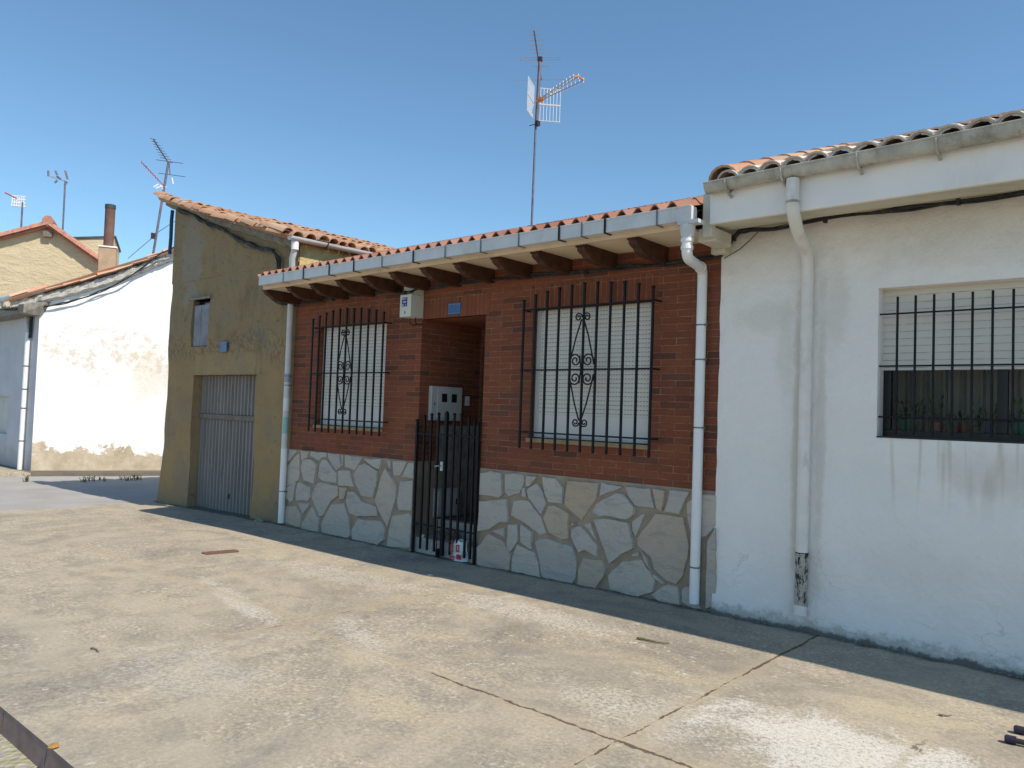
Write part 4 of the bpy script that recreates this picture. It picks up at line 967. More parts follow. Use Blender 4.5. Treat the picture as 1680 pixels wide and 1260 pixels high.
for px in (1190, 1281, 1405, 1535):
    x = onY(px, 300, -.66).x; zc = 3.425+.0135*(x-x0); mb = MB()
    mb.tube([(x, -.605+.066*math.cos(math.radians(a)), zc+.089*math.sin(math.radians(a))) for a in range(180, 361, 20)], .009, 6)
    mb.tube([(x, -.60, zc-.09), (x+.005, -.575, zc-.105), (x, -.55, zc-.11)], .011, 6); mb.build('bracket', M['gutter_weathered'], wgo)
mb = MB(); mb.box((EX-.085, -.50, 3.05), (EX-.002, -.42, 3.40)); mb.box((EX-.16, -.42, 3.03), (EX-.01, -.12, 3.143)); mb.box((EX-.20, -.12, 2.99), (EX-.07, -.001, 3.15))
mb.build('corner_block', M['soffit_stained'], Wh, bevel=.012)
# downpipe
xo = onY(1303, 300, -.58).x; xw = -2.262
mb = MB(); mb.tube([(xo, -.605, 3.36), (xo, -.605, 3.22)] + bez(Vector((xo, -.605, 3.20)), Vector((xo, -.60, 3.10)), Vector((lerp(xo, xw, .35), -.42, 3.02)), 5) + bez(Vector((lerp(xo, xw, .8), -.16, 2.93)), Vector((xw, -.075, 2.90)), Vector((xw, -.07, 2.75)), 5) + [(xw, -.07, .60)], .046, 16)
wp = mb.build('downpipe', M['pipe_painted'], Wh, smooth=True)
mb = MB(); mb.tube([(xw, -.072, .60), (xw+.003, -.074, .45), (xw-.003, -.07, .3), (xw, -.072, .20)], [.0475,.0478,.047,.0485], 16); mb.build('rusted_section', M['pipe_rusted'], wp, smooth=True)
mb = MB(); mb.tube([(xw, -.072, .20), (xw, -.085, .13)], [.052, .05], 16); mb.build('outlet', M['pipe_painted'], wp, smooth=True)
for z in (.60, 3.19):
    xx_ = xw if z < 1 else xo; mb = MB(); yy_ = -.07 if z < 1 else -.605; mb.tube([(xx_, yy_, z-.008), (xx_, yy_, z+.008)], .0485, 16); mb.build('pipe_clip', M['dark_iron'] if z < 1 else M['gutter_weathered'], wp)
# roof
wr = barrel_roof(Vector((EX+.10, -.60, 3.408)), Vector((1,0,0.0125)), Vector((0,1,.355)), 42, 8, .168, .40, .006, True, 9)
wro = wr.build('roof', M['tile_white_house'], Wh, smooth=True)
mb = MB()
for i in range(42):                                                  # mortar bedding between the eave tiles
    xa_ = EX+.10+.084+.168*i; zb = 3.441+.0125*(xa_-EX-.10)+.006; dzn = .0021
    R2, R3 = .103, .080+random.uniform(-.008, .004); pts = []
    P_ = lambda r, a, sg, k: pts.append((xa_+.168*k+sg*r*math.sin(math.radians(a)), -.613, zb+dzn*k+r*math.cos(math.radians(a))-.035))
    for a in (0, 30, 60, 88): P_(R3, a, 1, 0)
    for a in (88, 60, 30, 0): P_(R3, a, -1, 1)
    for a in (0, 22, 42): P_(R2, a, -1, 1)
    for a in (42, 22, 0): P_(R2, a, 1, 0)
    mb.prism(pts, (0, .045, .016))
mb.build('eave_mortar', M['mortar_white'], wro)
mb = MB()
for j in range(8):
    P0 = Vector((EX+.135, -.60+.38*j, 3.478+.133*j)); barrel(mb, P0, Vector((1,0,0)), Vector((0,1,.34)).normalized(), Vector((0,-.33,.94)), .132, .115, .46, 1, .018, 8, 172)
mb.build('verge_tile', M['tile_old'], wro, smooth=True)
mb = MB(); mb.prism([(EX+.02, -.49, 3.40), (EX+.02, 2.6, 4.42), (EX+.02, 2.6, 3.9), (EX+.02, .3, 3.23), (EX+.02, -.49, 3.23)], (.06, 0, 0)); mb.build('gable_edge', M['cement'], Wh)
mb = MB(); mb.add([(EX+.03, 2.6, 4.44), (WX1, 2.6, 4.44), (WX1, 6, 3.3), (EX+.03, 6, 3.3), (EX+.03, -.5, 3.402), (WX1, -.5, 3.402)], [(0,1,2,3), (4,5,1,0)]); mb.build('roof_deck', M['cement'], wro)
# window: shutter half down, black frame, glass
zs2 = 2.015
mb = MB(); fy = DP
mb.box((WW[0], fy, WW[2]), (WW[1], fy+.05, WW[2]+.06)); mb.box((WW[0], fy, WW[2]+.06), (WW[0]+.055, fy+.05, zs2)); mb.box((WW[1]-.055, fy, WW[2]+.06), (WW[1], fy+.05, zs2))
mb.box((-1.02, fy, WW[2]+.06), (-.955, fy+.05, zs2))
wo = mb.build('window', M['frame_black'], Wh, bevel=.003)
mb = MB(); mb.box((WW[0], fy-.02, zs2), (WW[1], fy+.05, WW[3]+.05)); mb.build('shutter', M['shutter_wide'], wo)
mb = MB(); mb.box((WW[0]+.055, fy+.02, WW[2]+.06), (-1.02, fy+.026, zs2)); mb.box((-.955, fy+.02, WW[2]+.06), (WW[1]-.055, fy+.026, zs2)); mb.build('glass', M['window_glass'], wo)
mb = MB(); mb.box((WW[0]+.002, -.012, WW[2]+.0005), (WW[1]-.002, fy-.001, WW[2]+.012)); mb.build('sill', M['frame_black'], wo)
gb = MB(); gy = .03
for z in (2.425, 2.04, 1.665): gb.tube([(WW[0], gy, z), (WW[1], gy, z)], .0065, 8)
go = gb.build('window_grille', M['dark_iron'], Wh, smooth=True)
for i in range(13):
    x = -1.634+.1205*i
    mb = MB(); mb.box((x-.0075, gy-.0075, WW[2]+.03), (x+.0075, gy+.0075, 2.55)); mb.build('bar', M['dark_iron'], go, bevel=.0015)
# inner lattice bars of the room side seen through the glass
mb = MB()
for px in (1493, 1522, 1553, 1583, 1615): 
    x = onY(px, 650, .22).x; mb.box((x-.008, .212, WW[2]-.0), (x+.008, .228, 2.1))
mb.build('inner_bar', M['frame_black'], wo)

# shelf and pots inside the window
pots = [(1490, 'pot_green', .085, .07, 'green glazed bowl planter inside the barred window', 'leaf_green', .18),
        (1537, 'pot_pink', .07, .05, 'pink clay flower pot inside the barred window', 'leaf_green', .22),
        (1582, 'pot_red', .05, .05, 'small red flower pot inside the barred window', 'leaf_green', .14),
        (1620, 'pot_blue', .08, .045, 'blue flower pot inside the barred window', 'leaf_green', .16),
        (1672, 'pot_green', .09, .06, 'tall green flower pot at the right edge inside the barred window', 'leaf_green', .2)]
mb = MB(); mb.box((-1.75, .22, 1.525), (-.14, .46, 1.555)); mb.build('window_shelf', M['room_dark'], wo)
mb = MB(); mb.grid(lambda u, v: Vector((lerp(-1.9, .0, u), .56+.018*math.sin(u*70)+.01*math.sin(u*23), lerp(1.4, 2.75, v))), 160, 2); mb.build('curtain', M['curtain'], wo, smooth=True)
for px, m_, h, r, lab, lf, ph in pots:
    c_ = onY(px, 700, .33); c_.z = 1.556
    o = thing('flower_pot', lab, 'flower pot', c_, 'flower pots inside the window')
    MB().lathe(c_, [(0,.001),(r*.75,.001),(r,h),(r*1.06,h),(r*1.06,h+.012),(r*.9,h+.012),(r*.88,h-.01),(0,h-.01)], 18).build('pot', M[m_], o, smooth=True)
    mb = MB()
    for q in range(34):
        a = random.uniform(0, 6.28); e = random.uniform(.2, 1.3); L = random.uniform(.4, 1)*ph
        b = c_+Vector((math.cos(a)*r*.5, math.sin(a)*r*.5, h)); tip = b+Vector((math.cos(a)*math.cos(e), math.sin(a)*math.cos(e), math.sin(e)))*L
        mb.tube([b, tip], .0015, 3, False); s_ = Vector((-math.sin(a), math.cos(a), 0))*.012
        d = (tip-b).normalized()*.035; mb.add([tip-d*.3, tip+s_, tip+d, tip-s_], [(0,1,2,3)])
    mb.build('plant', M[lf], o)

# ================================================================== FAR LEFT: whitewashed house and its neighbours
A25 = math.radians(25.1); dW = Vector((math.sin(A25), math.cos(A25), 0)); nW = Vector((math.cos(A25), -math.sin(A25), 0))
P1 = onZ(50, 778, -.17)
Lh = thing('whitewashed_house', 'old whitewashed house with flaking sunlit end wall at the far left', 'house', P1)
def L(px, py, off=0.0): return onP(px, py, P1+nW*off, nW)
top = [L(*p) for p in ((62,500),(96,491),(157,473),(211,455),(241,440),(290,428))]
end = P1+dW*3.7; topend = Vector((end.x, end.y, top[-1].z+(end-top[-1]).xy.length*.36))
base0 = Vector((P1.x, P1.y, -.4)); base1 = Vector((end.x, end.y, -.4))
poly = [base0]+[base0+dW*((base1-base0).length*i/10) for i in range(1, 10)]+[base1, topend]+top[::-1]; poly.append(Vector((P1.x, P1.y, top[0].z-.02)))
mb = MB(); mb.prism(poly, -nW*.3); mb.build('end_wall', M['whitewash'], Lh)
mb = MB(); fl_ = Vector((-26, P1.y, 0)); wz0, wz1 = onY(8, 650, P1.y).z, onY(8, 712, P1.y).z; wx0, wx1 = onY(-30, 680, P1.y).x, onY(12, 680, P1.y).x
zt_ = top[0].z-.03
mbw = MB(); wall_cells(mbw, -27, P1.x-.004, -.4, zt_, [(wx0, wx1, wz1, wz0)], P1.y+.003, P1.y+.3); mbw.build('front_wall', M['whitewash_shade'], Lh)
mb = MB(); mb.box((wx0, P1.y+.15, wz1), (wx1, P1.y+.2, wz0)); mb.build('window', M['meter_grey'], Lh)
# roof: slab with ragged verge mortar and tiles
E0 = L(17, 490, .15); E1 = L(290, 407, .15); sl_ = (E1-E0)
E1 = E0+sl_*1.22
VV = sl_.normalized()
mb = MB(); NN = 44
def vm(u, v):
    k = int(round(v*4)); offn = (-.17, -.02, .0, -.06, -.4)[k]; dz = (-.26, -.20, -.08, -.02, -.015)[k]
    p = E0+(E1-E0)*u; q = noise.noise(Vector((u*40, k*3.1, 0)))
    sag = -.13*math.sin(min(1, u*1.22)*math.pi)
    return p+nW*(offn+.05*q)+Vector((0, 0, dz+sag+.045*noise.noise(Vector((u*33, k*1.7, 5)))))
mb.grid(vm, 90, 4); mb.build('verge_mortar', M['old_mortar'], Lh, smooth=False)
Uo = (-nW); rN = int((E1-E0).length/.42)
Lr = barrel_roof(E0+nW*(.02)+Vector((0,0,-.03)), -nW, VV, 30, rN, .2, .42, .02, True, 12, 1, lambda p: -.10*math.sin(max(0, min(1, (p-E0).length/(sl_.length)))*math.pi))
lro = Lr.build('roof', M['tile_left'], Lh, smooth=True)
mb = MB(); rn2 = int((E1-E0).length/.36); random.seed(21)
for j in range(rn2):
    p0 = E0+(E1-E0)*(j/rn2)+nW*(.0+random.uniform(-.03, .03))+Vector((0,0,.03+random.uniform(-.015, .02)-.12*math.sin(min(1, j/rn2*1.22)*math.pi)))
    barrel(mb, p0, nW, (VV+Vector((0,0,random.uniform(-.05,.03)))+nW*random.uniform(-.06,.06)).normalized(), nW.cross(VV)*(1 if nW.cross(VV).z > 0 else -1), .12, .10, .42, 1)
mb.build('verge_tile', M['tile_left'], lro, smooth=True)
# eave with gutter and downpipe on the shaded front
ez = E0.z
mb = MB(); mb.add([Vector((P1.x+.3, P1.y-.42, ez-.32)), Vector((-27, P1.y-.42, ez-.32)), Vector((-27, P1.y+.02, zt_-.22)), Vector((P1.x+.05, P1.y+.02, zt_-.22)),
                   Vector((P1.x+.3, P1.y-.42, ez-.12)), Vector((-27, P1.y-.42, ez-.12)), Vector((-27, P1.y+.3, zt_+.18)), Vector((P1.x+.05, P1.y+.3, zt_+.18))], [(0,1,2,3),(4,7,6,5),(0,4,5,1),(0,3,7,4)]); mb.build('eave', M['cement'], Lh)
ge = onY(21, 487, P1.y-.5)
mb = MB(); mb.tube([ge, Vector((-27, ge.y, ge.z))], .07, 10); lg = mb.build('gutter', M['pvc_grey'], Lh, smooth=True)
pa = onY(4, 500, P1.y-.45); pb = onY(12, 513, P1.y-.2); pc = onY(44, 512, P1.y-.08); pd = onY(46, 545, P1.y-.08); pe = onY(32, 768, P1.y-.08)
mb = MB(); mb.tube([Vector((pa.x, pa.y, ge.z)), pa, pb, pc, pd], .05, 10); mb.build('swan_neck', M['pvc_grey'], Lh, smooth=True)
mb = MB(); mb.tube([pd, Vector((pe.x, pe.y, gz(pe.x)))], .052, 12); ldp = mb.build('downpipe', M['pvc_white'], Lh, smooth=True)
for tt in (.25, .42, .56, .80):
    p = pd.lerp(pe, tt); mb = MB(); mb.tube([p-Vector((0,0,.012)), p+Vector((0,0,.012))], .058, 12); mb.build('pipe_clip', M['steel_clip'], ldp)
mb = MB(); q0, q1 = onY(53, 505, P1.y-.05), onY(49, 555, P1.y-.05); mb.tube([q0, q1], .035, 8); mb.build('conduit', M['cable_black'], Lh)
# raised pavement along the end wall with weeds
mb = MB(); s0 = P1-dW*.02
def sp(u, v):
    b = P1+dW*lerp(-.3, 5.2, u); w_ = .50+.10*noise.noise(Vector((u*9, 0, 0)))
    z = gz(b.x)+.085
    if v < .99: return Vector((*(b+nW*(w_*v/.66 if v < .7 else w_)).xy, z-.01*v))
    return Vector((*(b+nW*(w_+.03)).xy, gz(b.x)-.05))
mb.grid(sp, 40, 3); struct(mb.build('side_pavement', M['concrete'], smooth=False))
mb = MB(); fx = [P1.x+.55, P1.x-1, P1.x-3, -27]
mb.box((-27, P1.y-.75, -.3), (P1.x+.33, P1.y+.001, gz(-20)+.075)); struct(mb.build('front_pavement', M['concrete']))
def weed(px, py, hgt, n, lab, mat='weed_dry', wide=.12):
    c_ = onG(px, py); o = thing('weed', lab, 'weed', c_, 'weeds at the foot of the whitewashed wall')
    mb = MB()
    for i in range(n):
        a = random.uniform(0, 6.28); b = c_+Vector((random.uniform(-wide, wide)*.6, random.uniform(-wide, wide)*.6, -.01)); L_ = hgt*random.uniform(.4, 1)
        m_ = b+Vector((math.cos(a)*.25*L_, math.sin(a)*.25*L_, L_*.7)); t_ = b+Vector((math.cos(a)*.6*L_, math.sin(a)*.6*L_, L_))
        s_ = Vector((-math.sin(a), math.cos(a), 0))*.008; mb.add([b-s_, b+s_, m_+s_*1.3, m_-s_*1.3, t_], [(0,1,2,3), (3,2,4)])
        for q in range(3):
            e = m_.lerp(t_, random.random()); d = Vector((random.uniform(-1,1), random.uniform(-1,1), random.uniform(0,.8)))*.035; mb.add([e, e+d+s_, e+d*1.6, e+d-s_], [(0,1,2,3)])
    mb.build('blades', M[mat], o); return o
weed(226, 772, .28, 40, 'dry brown weed tuft against the foot of the flaking wall')
weed(43, 790, .15, 16, 'small weed at the corner joint of the far kerb', wide=.08)
weed(150, 789, .10, 30, 'low weeds along the far kerb, middle of the flaking wall', wide=.4)
weed(215, 787, .12, 30, 'low weeds along the far kerb near the ochre corner', wide=.35)

# far beige gable house
Q = P1-nW*5
def B(px, py, off=0.0): return onP(px, py, Q+nW*off, nW)
pk = B(80, 374); re_ = B(160, 430); le_ = B(-70, 413)
Bh = thing('beige_house', 'beige rendered gable house with red verge tiles behind the whitewashed house', 'house', Vector((Q.x, Q.y, 0)))
lo = lambda p: Vector((p.x, p.y, -.3))
mb = MB(); mb.prism([lo(le_), lo(re_), re_, pk, le_], -nW*5); mb.build('gable_wall', M['beige_render'], Bh)
mb = MB()
for a, b in ((pk, re_), (pk, le_)):
    d = (b-a).normalized(); a2 = a-d*.0+Vector((0,0,.06))+nW*.16; b2 = b+d*.35+Vector((0,0,.06))+nW*.16
    mb.prism([a2, b2, b2+Vector((0,0,-.07)), a2+Vector((0,0,-.07))], -nW*5.4)
rb = mb.build('roof', M['tile_red'], Bh)
mb = MB()
for a, b in ((pk, re_), (pk, le_)):
    d = (b-a).normalized(); Lt = (b-a).length+.35; n = int(Lt/.42)
    for i in range(n):
        p0 = a+d*(Lt*(i+1)/n)+Vector((0,0,.10))+nW*.14; up_ = nW.cross(d); up_ = up_ if up_.z > 0 else -up_
        barrel(mb, p0, nW, -d, up_, .145, .125, Lt/n*1.08, 1, .02, 6, 175)
mb.build('verge_tile', M['tile_red'], rb)
mb = MB(); mb.tube([pk+Vector((0,0,.16))+nW*.25, pk+Vector((0,0,.16))-nW*5.3], .15, 10); mb.build('ridge_tile', M['tile_red'], rb, smooth=True)
mb = MB(); mb.prism([pk+nW*.02+dW*.12+Vector((0,0,-.12)), pk+nW*.02-dW*.12+Vector((0,0,-.12)), pk+nW*.02-dW*.1+Vector((0,0,-.28)), pk+nW*.02+dW*.1+Vector((0,0,-.28))], nW*.14); mb.build('purlin_end', M['wood_bar'], Bh)
# flat-topped wall behind
c0, c1 = B(112, 393, -6), B(188, 390, -6)
Bk = thing('beige_block', 'plain beige flat-topped wall between the gable house and the rusty flue', 'building', lo(c0))
mb = MB(); mb.prism([lo(c0), lo(c1), c1, c0], -nW*3); mb.build('wall', M['beige_render'], Bk)
mb = MB(); mb.prism([c0-dW*.1+nW*.05, c1+dW*.05+nW*.05, c1+dW*.05+nW*.05+Vector((0,0,.07)), c0-dW*.1+nW*.05+Vector((0,0,.07))], -nW*3.1); mb.build('coping', M['flue_cap'], Bk)
# chimney with flue on the whitewashed house roof
c0, c1 = L(162, 406, -.9), L(191, 406, -.9); zc = L(175, 440, -.9).z
Ch = thing('chimney', 'squat rendered chimney with tall rusty flue pipe on the far left roof', 'chimney', (c0+c1)/2)
wC = (c1-c0).length
mb = MB(); b_ = (c0+c1)/2; mb.obox(b_-nW*wC*.5+Vector((0,0,-.45)), dW, nW, (0,0,1), (wC/2, wC/2, .45)); mb.build('stack', M['chimney_render'], Ch, bevel=.02)
mb = MB(); mb.obox(b_-nW*wC*.5+Vector((0,0,.02)), dW, nW, (0,0,1), (wC/2+.02, wC/2+.02, .02)); mb.build('cap', M['fascia_white'], Ch, bevel=.01)
ft = L(179, 336, -.9-wC*.5); fw = (L(187.5, 350, -.9)-L(170, 350, -.9)).length/2
fb = b_-nW*wC*.5+Vector((0,0,.04))
mb = MB(); mb.tube([fb, Vector((fb.x, fb.y, ft.z-.1))], fw*.98, 14); mb.build('flue', M['flue_rust'], Ch, smooth=True)
mb = MB(); mb.tube([Vector((fb.x, fb.y, ft.z-.1)), Vector((fb.x, fb.y, ft.z))], fw*1.06, 14); mb.build('flue_top', M['flue_cap'], Ch, smooth=True)

# ================================================================== ANTENNAS
def yagi(mb, a, b, n, hl, r, elem_dir, jitter=0, first=1.0, r_el=None):
    a, b = Vector(a), Vector(b); mb.tube([a, b], r, 6); e = Vector(elem_dir).normalized(); r_el = r_el or r*.55
    for i in range(n):
        p = a.lerp(b, (i+.5)/n); l_ = hl*lerp(first, .75, i/max(1, n-1)); mb.tube([p-e*l_, p+e*l_], r_el, 5)
yA = 2.45
mb0, mt = onY(872, 372, yA), onY(886, 96, yA)
Am = thing('tv_antenna', 'tall mast with stacked aerials and white grid reflector above the brick house', 'antenna', mb0, 'rooftop aerials')
mid_ = onY(879, 205, yA)
mb = MB(); mb.tube([mb0-Vector((0,0,.25)), mid_], .017, 10); mb.build('mast', M['mast_steel'], Am, smooth=True)
mu = onY(881, 185, yA)
mb = MB(); mb.tube([mid_-Vector((0,0,.02)), mu, mt], [.019,.026,.026], 10); mb.build('upper_mast', M['mast_steel'], Am, smooth=True)
near = onZ(876, 50, mt.z); far = onZ(888, 131, mt.z)
bd = (near-far).normalized(); ed = Vector((-bd.y, bd.x, 0))
# elements lie square to the boom
mb = MB(); mb.tube([far, near], .011, 6); mb.build('boom', M['mast_steel'], Am)
mb = MB()
for py, px, hl in ((50,876,.075),(57.5,877,.09),(66,879,.10),(74,880,.11),(81,882,.11),(87,883,.11),(109,886,.14),(131,888,.42)):
    c_ = onZ(px, py, mt.z); mb.tube([c_-ed*hl, c_+ed*hl], .0045, 5)
mb.build('element', M['aluminium'], Am)
mb = MB(); c_ = onZ(886, 96, mt.z)
for dz in (.018, -.018): mb.tube([c_-ed*.30+Vector((0,0,dz)), c_+ed*.30+Vector((0,0,dz))], .006, 5)
mb.build('dipole', M['aluminium'], Am)
mb = MB(); mb.obox(c_+Vector((0,0,-.01)), ed, bd, (0,0,1), (.035,.03,.03)); mb.build('terminal_box', M['cable_black'], Am, bevel=.005)
uz = onY(882, 168, yA).z; ua = Vector((mid_.x, yA-.03, uz)); ub = onZ(949, 127.5, uz+.03); ud = (ub-ua); ud.z = 0; Lu = ud.length; ud.normalize(); ue = Vector((-ud.y, ud.x, 0))
root_ = ua+ud*.08; bm_ = MB()
ends = []
for s_, dz in ((-1, .0), (0, .03), (1, .0)):
    tip = ua+ud*Lu+ue*(.09*s_)+Vector((0,0,.10-.10*abs(s_)*0+dz-.08)); ends.append(tip); bm_.tube([root_+ue*(.02*s_), tip], .0075, 6)
bm_.tube([ua-ud*.06, root_], .010, 6)
bm_.build('triple_boom', M['aluminium'], Am)
mb = MB()
for tip, s_ in zip(ends, (-1, 0, 1)):
    a_ = root_+ue*(.02*s_)
    for i in range(9):
        p = a_.lerp(tip, .28+.72*i/8); mb.tube([p-Vector((0,0,.035)), p+Vector((0,0,.035))], .0062, 5)
mb.build('director', M['antenna_white'], Am)
mb = MB(); mb.tube([ends[0], ends[1], ends[2]], .013, 6); mb.build('end_cap', M['antenna_orange'], Am)
mb = MB(); mb.obox(root_+ud*.05, ud, ue, (0,0,1), (.05,.035,.025)); mb.build('dipole_box', M['antenna_orange'], Am, bevel=.01)
mb = MB()                                                             # grid reflector wings opened to the sides
hingez = uz
for sg, open_ in ((1, math.radians(62)), (-1, math.radians(98))):
    wd_ = (ue*sg*math.sin(open_)+ud*math.cos(open_)).normalized() if sg*ue.y > 0 else Vector((.43, -.90, 0))
    base = ua-ud*.02
    for i in range(8):
        p = base+wd_*(.04+.34*i/7)
        if sg > 0 or True: mb.tube([p-Vector((0,0,.26)), p+Vector((0,0,.22))], .0045, 4)
    for dz in (-.26, -.02, .22): mb.tube([base+wd_*.03+Vector((0,0,dz)), base+wd_*.39+Vector((0,0,dz))], .0055 if dz != -.02 else .011, 5)
mb.build('grid_reflector', M['antenna_white'], Am)
mb = MB(); gx_ = onY(880, 203, yA); mb.obox(gx_+Vector((.02,0,0)), (1,0,0), (0,1,0), (0,0,1), (.028,.03,.035)); mb.tube([gx_-Vector((.13,0,0)), gx_], .006, 5); mb.build('amplifier', M['cable_black'], Am)

def small_antenna(base_px, top_px, off, lab, kind, extra=()):
    plane = lambda px, py: onP(px, py, P1-nW*off, nW)
    b, tp = plane(*base_px), plane(*top_px)
    o = thing('tv_antenna', lab, 'antenna', b, 'rooftop aerials')
    mb = MB(); mb.tube([b-Vector((0,0,.3)), tp], .032 if kind == 'lean' else .026, 8); mb.build('mast', M['mast_steel'], o)
    return o, plane, b, tp
# leaning one beside the ochre house
o, pl_, b, tp = small_antenna((249, 418), (276, 268), 1.3, 'leaning mast with two aerials and a guy wire left of the ochre house', 'lean')
mb = MB(); a_, c_ = pl_(276, 267), pl_(252, 238); c_ = c_+nW*.5; mb.tube([pl_(284, 266), a_, c_], .016, 6)
dd = (c_-a_); 
for i in range(8):
    p = a_.lerp(c_, .18+.82*i/7); h_ = .07+.06*(1-i/7); e_ = Vector((dW.x, dW.y, -.1)); mb.tube([p-e_*h_, p+e_*h_], .008, 4)
for (x0_, y0_, x1_, y1_) in ((256, 262, 300, 268), (260, 284, 304, 290)): mb.tube([pl_(x0_, y0_), pl_(x1_, y1_)], .009, 4)
mb.tube([pl_(278, 268), pl_(279, 287)], .014, 5); mb.build('yagi_array', M['mast_steel'], o)
mb = MB(); a_, c_ = pl_(270, 306), pl_(232, 266); mb.tube([a_, c_], .012, 5)
for i in range(8):
    p = a_.lerp(c_, .3+.7*i/7); mb.tube([p-Vector((0,0,.04)), p+Vector((0,0,.04))], .007, 4)
mb.build('uhf_array', M['antenna_red'], o)
mb = MB()
for pts in (((252,307),(260,302)), ((266,310),(273,306)), ((282,292),(284,302)), ((262,304),(271,309)), ((256, 309), (266, 305))): mb.tube([pl_(*pts[0]), pl_(*pts[1])], .02, 5)
mb.build('reflector', M['antenna_white'], o)
mb = MB(); mb.obox(pl_(251, 387), dW, nW, (0,0,1), (.05,.05,.07)); mb.build('amplifier', M['cable_black'], o)
mb = MB(); mb.tube([pl_(250, 387), pl_(288, 362)], .008, 4); mb.tube([pl_(250, 390), pl_(210, 424)], .008, 4); mb.build('guy_wire', M['cable_grey'], o)
# two on the beige house
o, pl_, b, tp = small_antenna((103, 380), (107, 297), 6, 'thin mast with dark yagi aerial above the beige gable', 'a')
mb = MB(); mb.tube([pl_(79, 288), pl_(110, 298)], .016, 6); mb.build('boom', M['aluminium'], o)
mb = MB()
for pts in (((79,280),(79.5,289)), ((91,280),(94,287)), ((107,280),(111,294)), ((90,300),(94,296)), ((106,304),(110,298)), ((93,289),(100,294))): mb.tube([pl_(*pts[0]), pl_(*pts[1])], .03, 5)
mb.build('element', M['mast_steel'], o)
o, pl_, b, tp = small_antenna((34.5, 380), (37, 332), 6, 'short mast with pale grid aerial at the far left roof', 'b')
mb = MB(); 
for i in range(6): mb.tube([pl_(21+i*3.6, 320+i*.5), pl_(19+i*4.0, 338+i*.4)], .016, 4)
for k_ in range(4): mb.tube([pl_(20, 321+k_*5.5), pl_(42, 323+k_*5.5)], .016, 4)
mb.build('grid_reflector', M['antenna_white'], o)
mb = MB(); mb.tube([pl_(8, 316), pl_(28, 326)], .02, 5); mb.build('boom', M['antenna_red'], o)

# ================================================================== CABLES
def cable(pts, label, name='cable', n=3, spread=.014, r=.008, mat='cable_black', sag=.01, clips=True, seed=1):
    random.seed(seed); o = MB(); pts = [Vector(p) for p in pts]
    dens = []
    for a, b in zip(pts, pts[1:]):
        k = max(2, int((b-a).length/.09)); dens += [a.lerp(b, i/k) for i in range(k)]
    dens.append(pts[-1])
    for q in range(n):
        out = []
        for i, p in enumerate(dens):
            s_ = Vector((noise.noise(Vector((i*.21, q*7.3, 1))), .6*noise.noise(Vector((i*.21, q*7.3, 5))), noise.noise(Vector((i*.21, q*7.3, 9)))))*spread*2
            out.append(p+s_)
        o.tube(out, r*random.uniform(.75, 1.2), 5)
    if clips:
        for i in range(6, len(dens), 9):
            o.obox(dens[i], (1,0,0), (0,1,0), (0,0,1), (.012, .02, .022))
    ob = o.build(name, M[mat], smooth=True); tag(ob, label, 'cable'); return ob
def zc(px, py, y=-.03):
    p = onY(px, py, y)
    if p.x > -2.9: p.z = min(p.z, 3.162)
    return p
cable([zc(447,492,-.1), zc(462,497,-.12), zc(482,501), zc(560,488), zc(650,478-4), zc(655,481,-.21), zc(674,479,-.21), zc(690,474), zc(760,464), zc(850,455), zc(950,446), zc(1060,436), zc(1150,425), zc(1183,419,-.05), zc(1196,400,-.05), zc(1212,379,-.06), zc(1235,371,-.07), zc(1310,361,-.09), zc(1400,346,-.09), zc(1520,327,-.09), zc(1600,318,-.09), zc(1720,299,-.09)],
      'bundle of dusty black cables clipped under the eaves of the brick and white houses', n=5, spread=.019, r=.009, seed=2)
cable([zc(1188,424,-.05), zc(1215,405,-.05), zc(1245,375,-.05), zc(1320,350,-.05)], 'thin loose cable looping at the left corner of the white wall', n=1, r=.004, clips=False, seed=3)
cable([zc(292,346,-.10), zc(315,350,-.09), zc(330,362,-.06), zc(360,375,-.06), zc(395,395,-.06), zc(420,405,-.06), zc(448,411,-.06), zc(458,425,-.06), zc(459,445,-.06), zc(461,470,-.06)],
      'black cable bundle running down the ochre wall from the roof peak', n=4, spread=.028, r=.014, seed=5)
cable([zc(385,388,-.06), zc(400,404,-.06), zc(430,414,-.06), zc(452,412,-.06)], 'thin slack cable below the bundle on the ochre wall', n=1, r=.007, mat='cable_grey', clips=False, seed=6)
cable([L(0, 508, .1), L(40, 506, .08), L(62, 505, .1), L(110, 497, .1), L(145, 487, .1), L(185, 470, .12), L(215, 452, .15), L(240, 435, .2), L(265, 415, .3), L(300, 398, .33)],
      'black cable strung under the roof edge of the whitewashed house', n=2, spread=.02, r=.014, clips=False, seed=8)

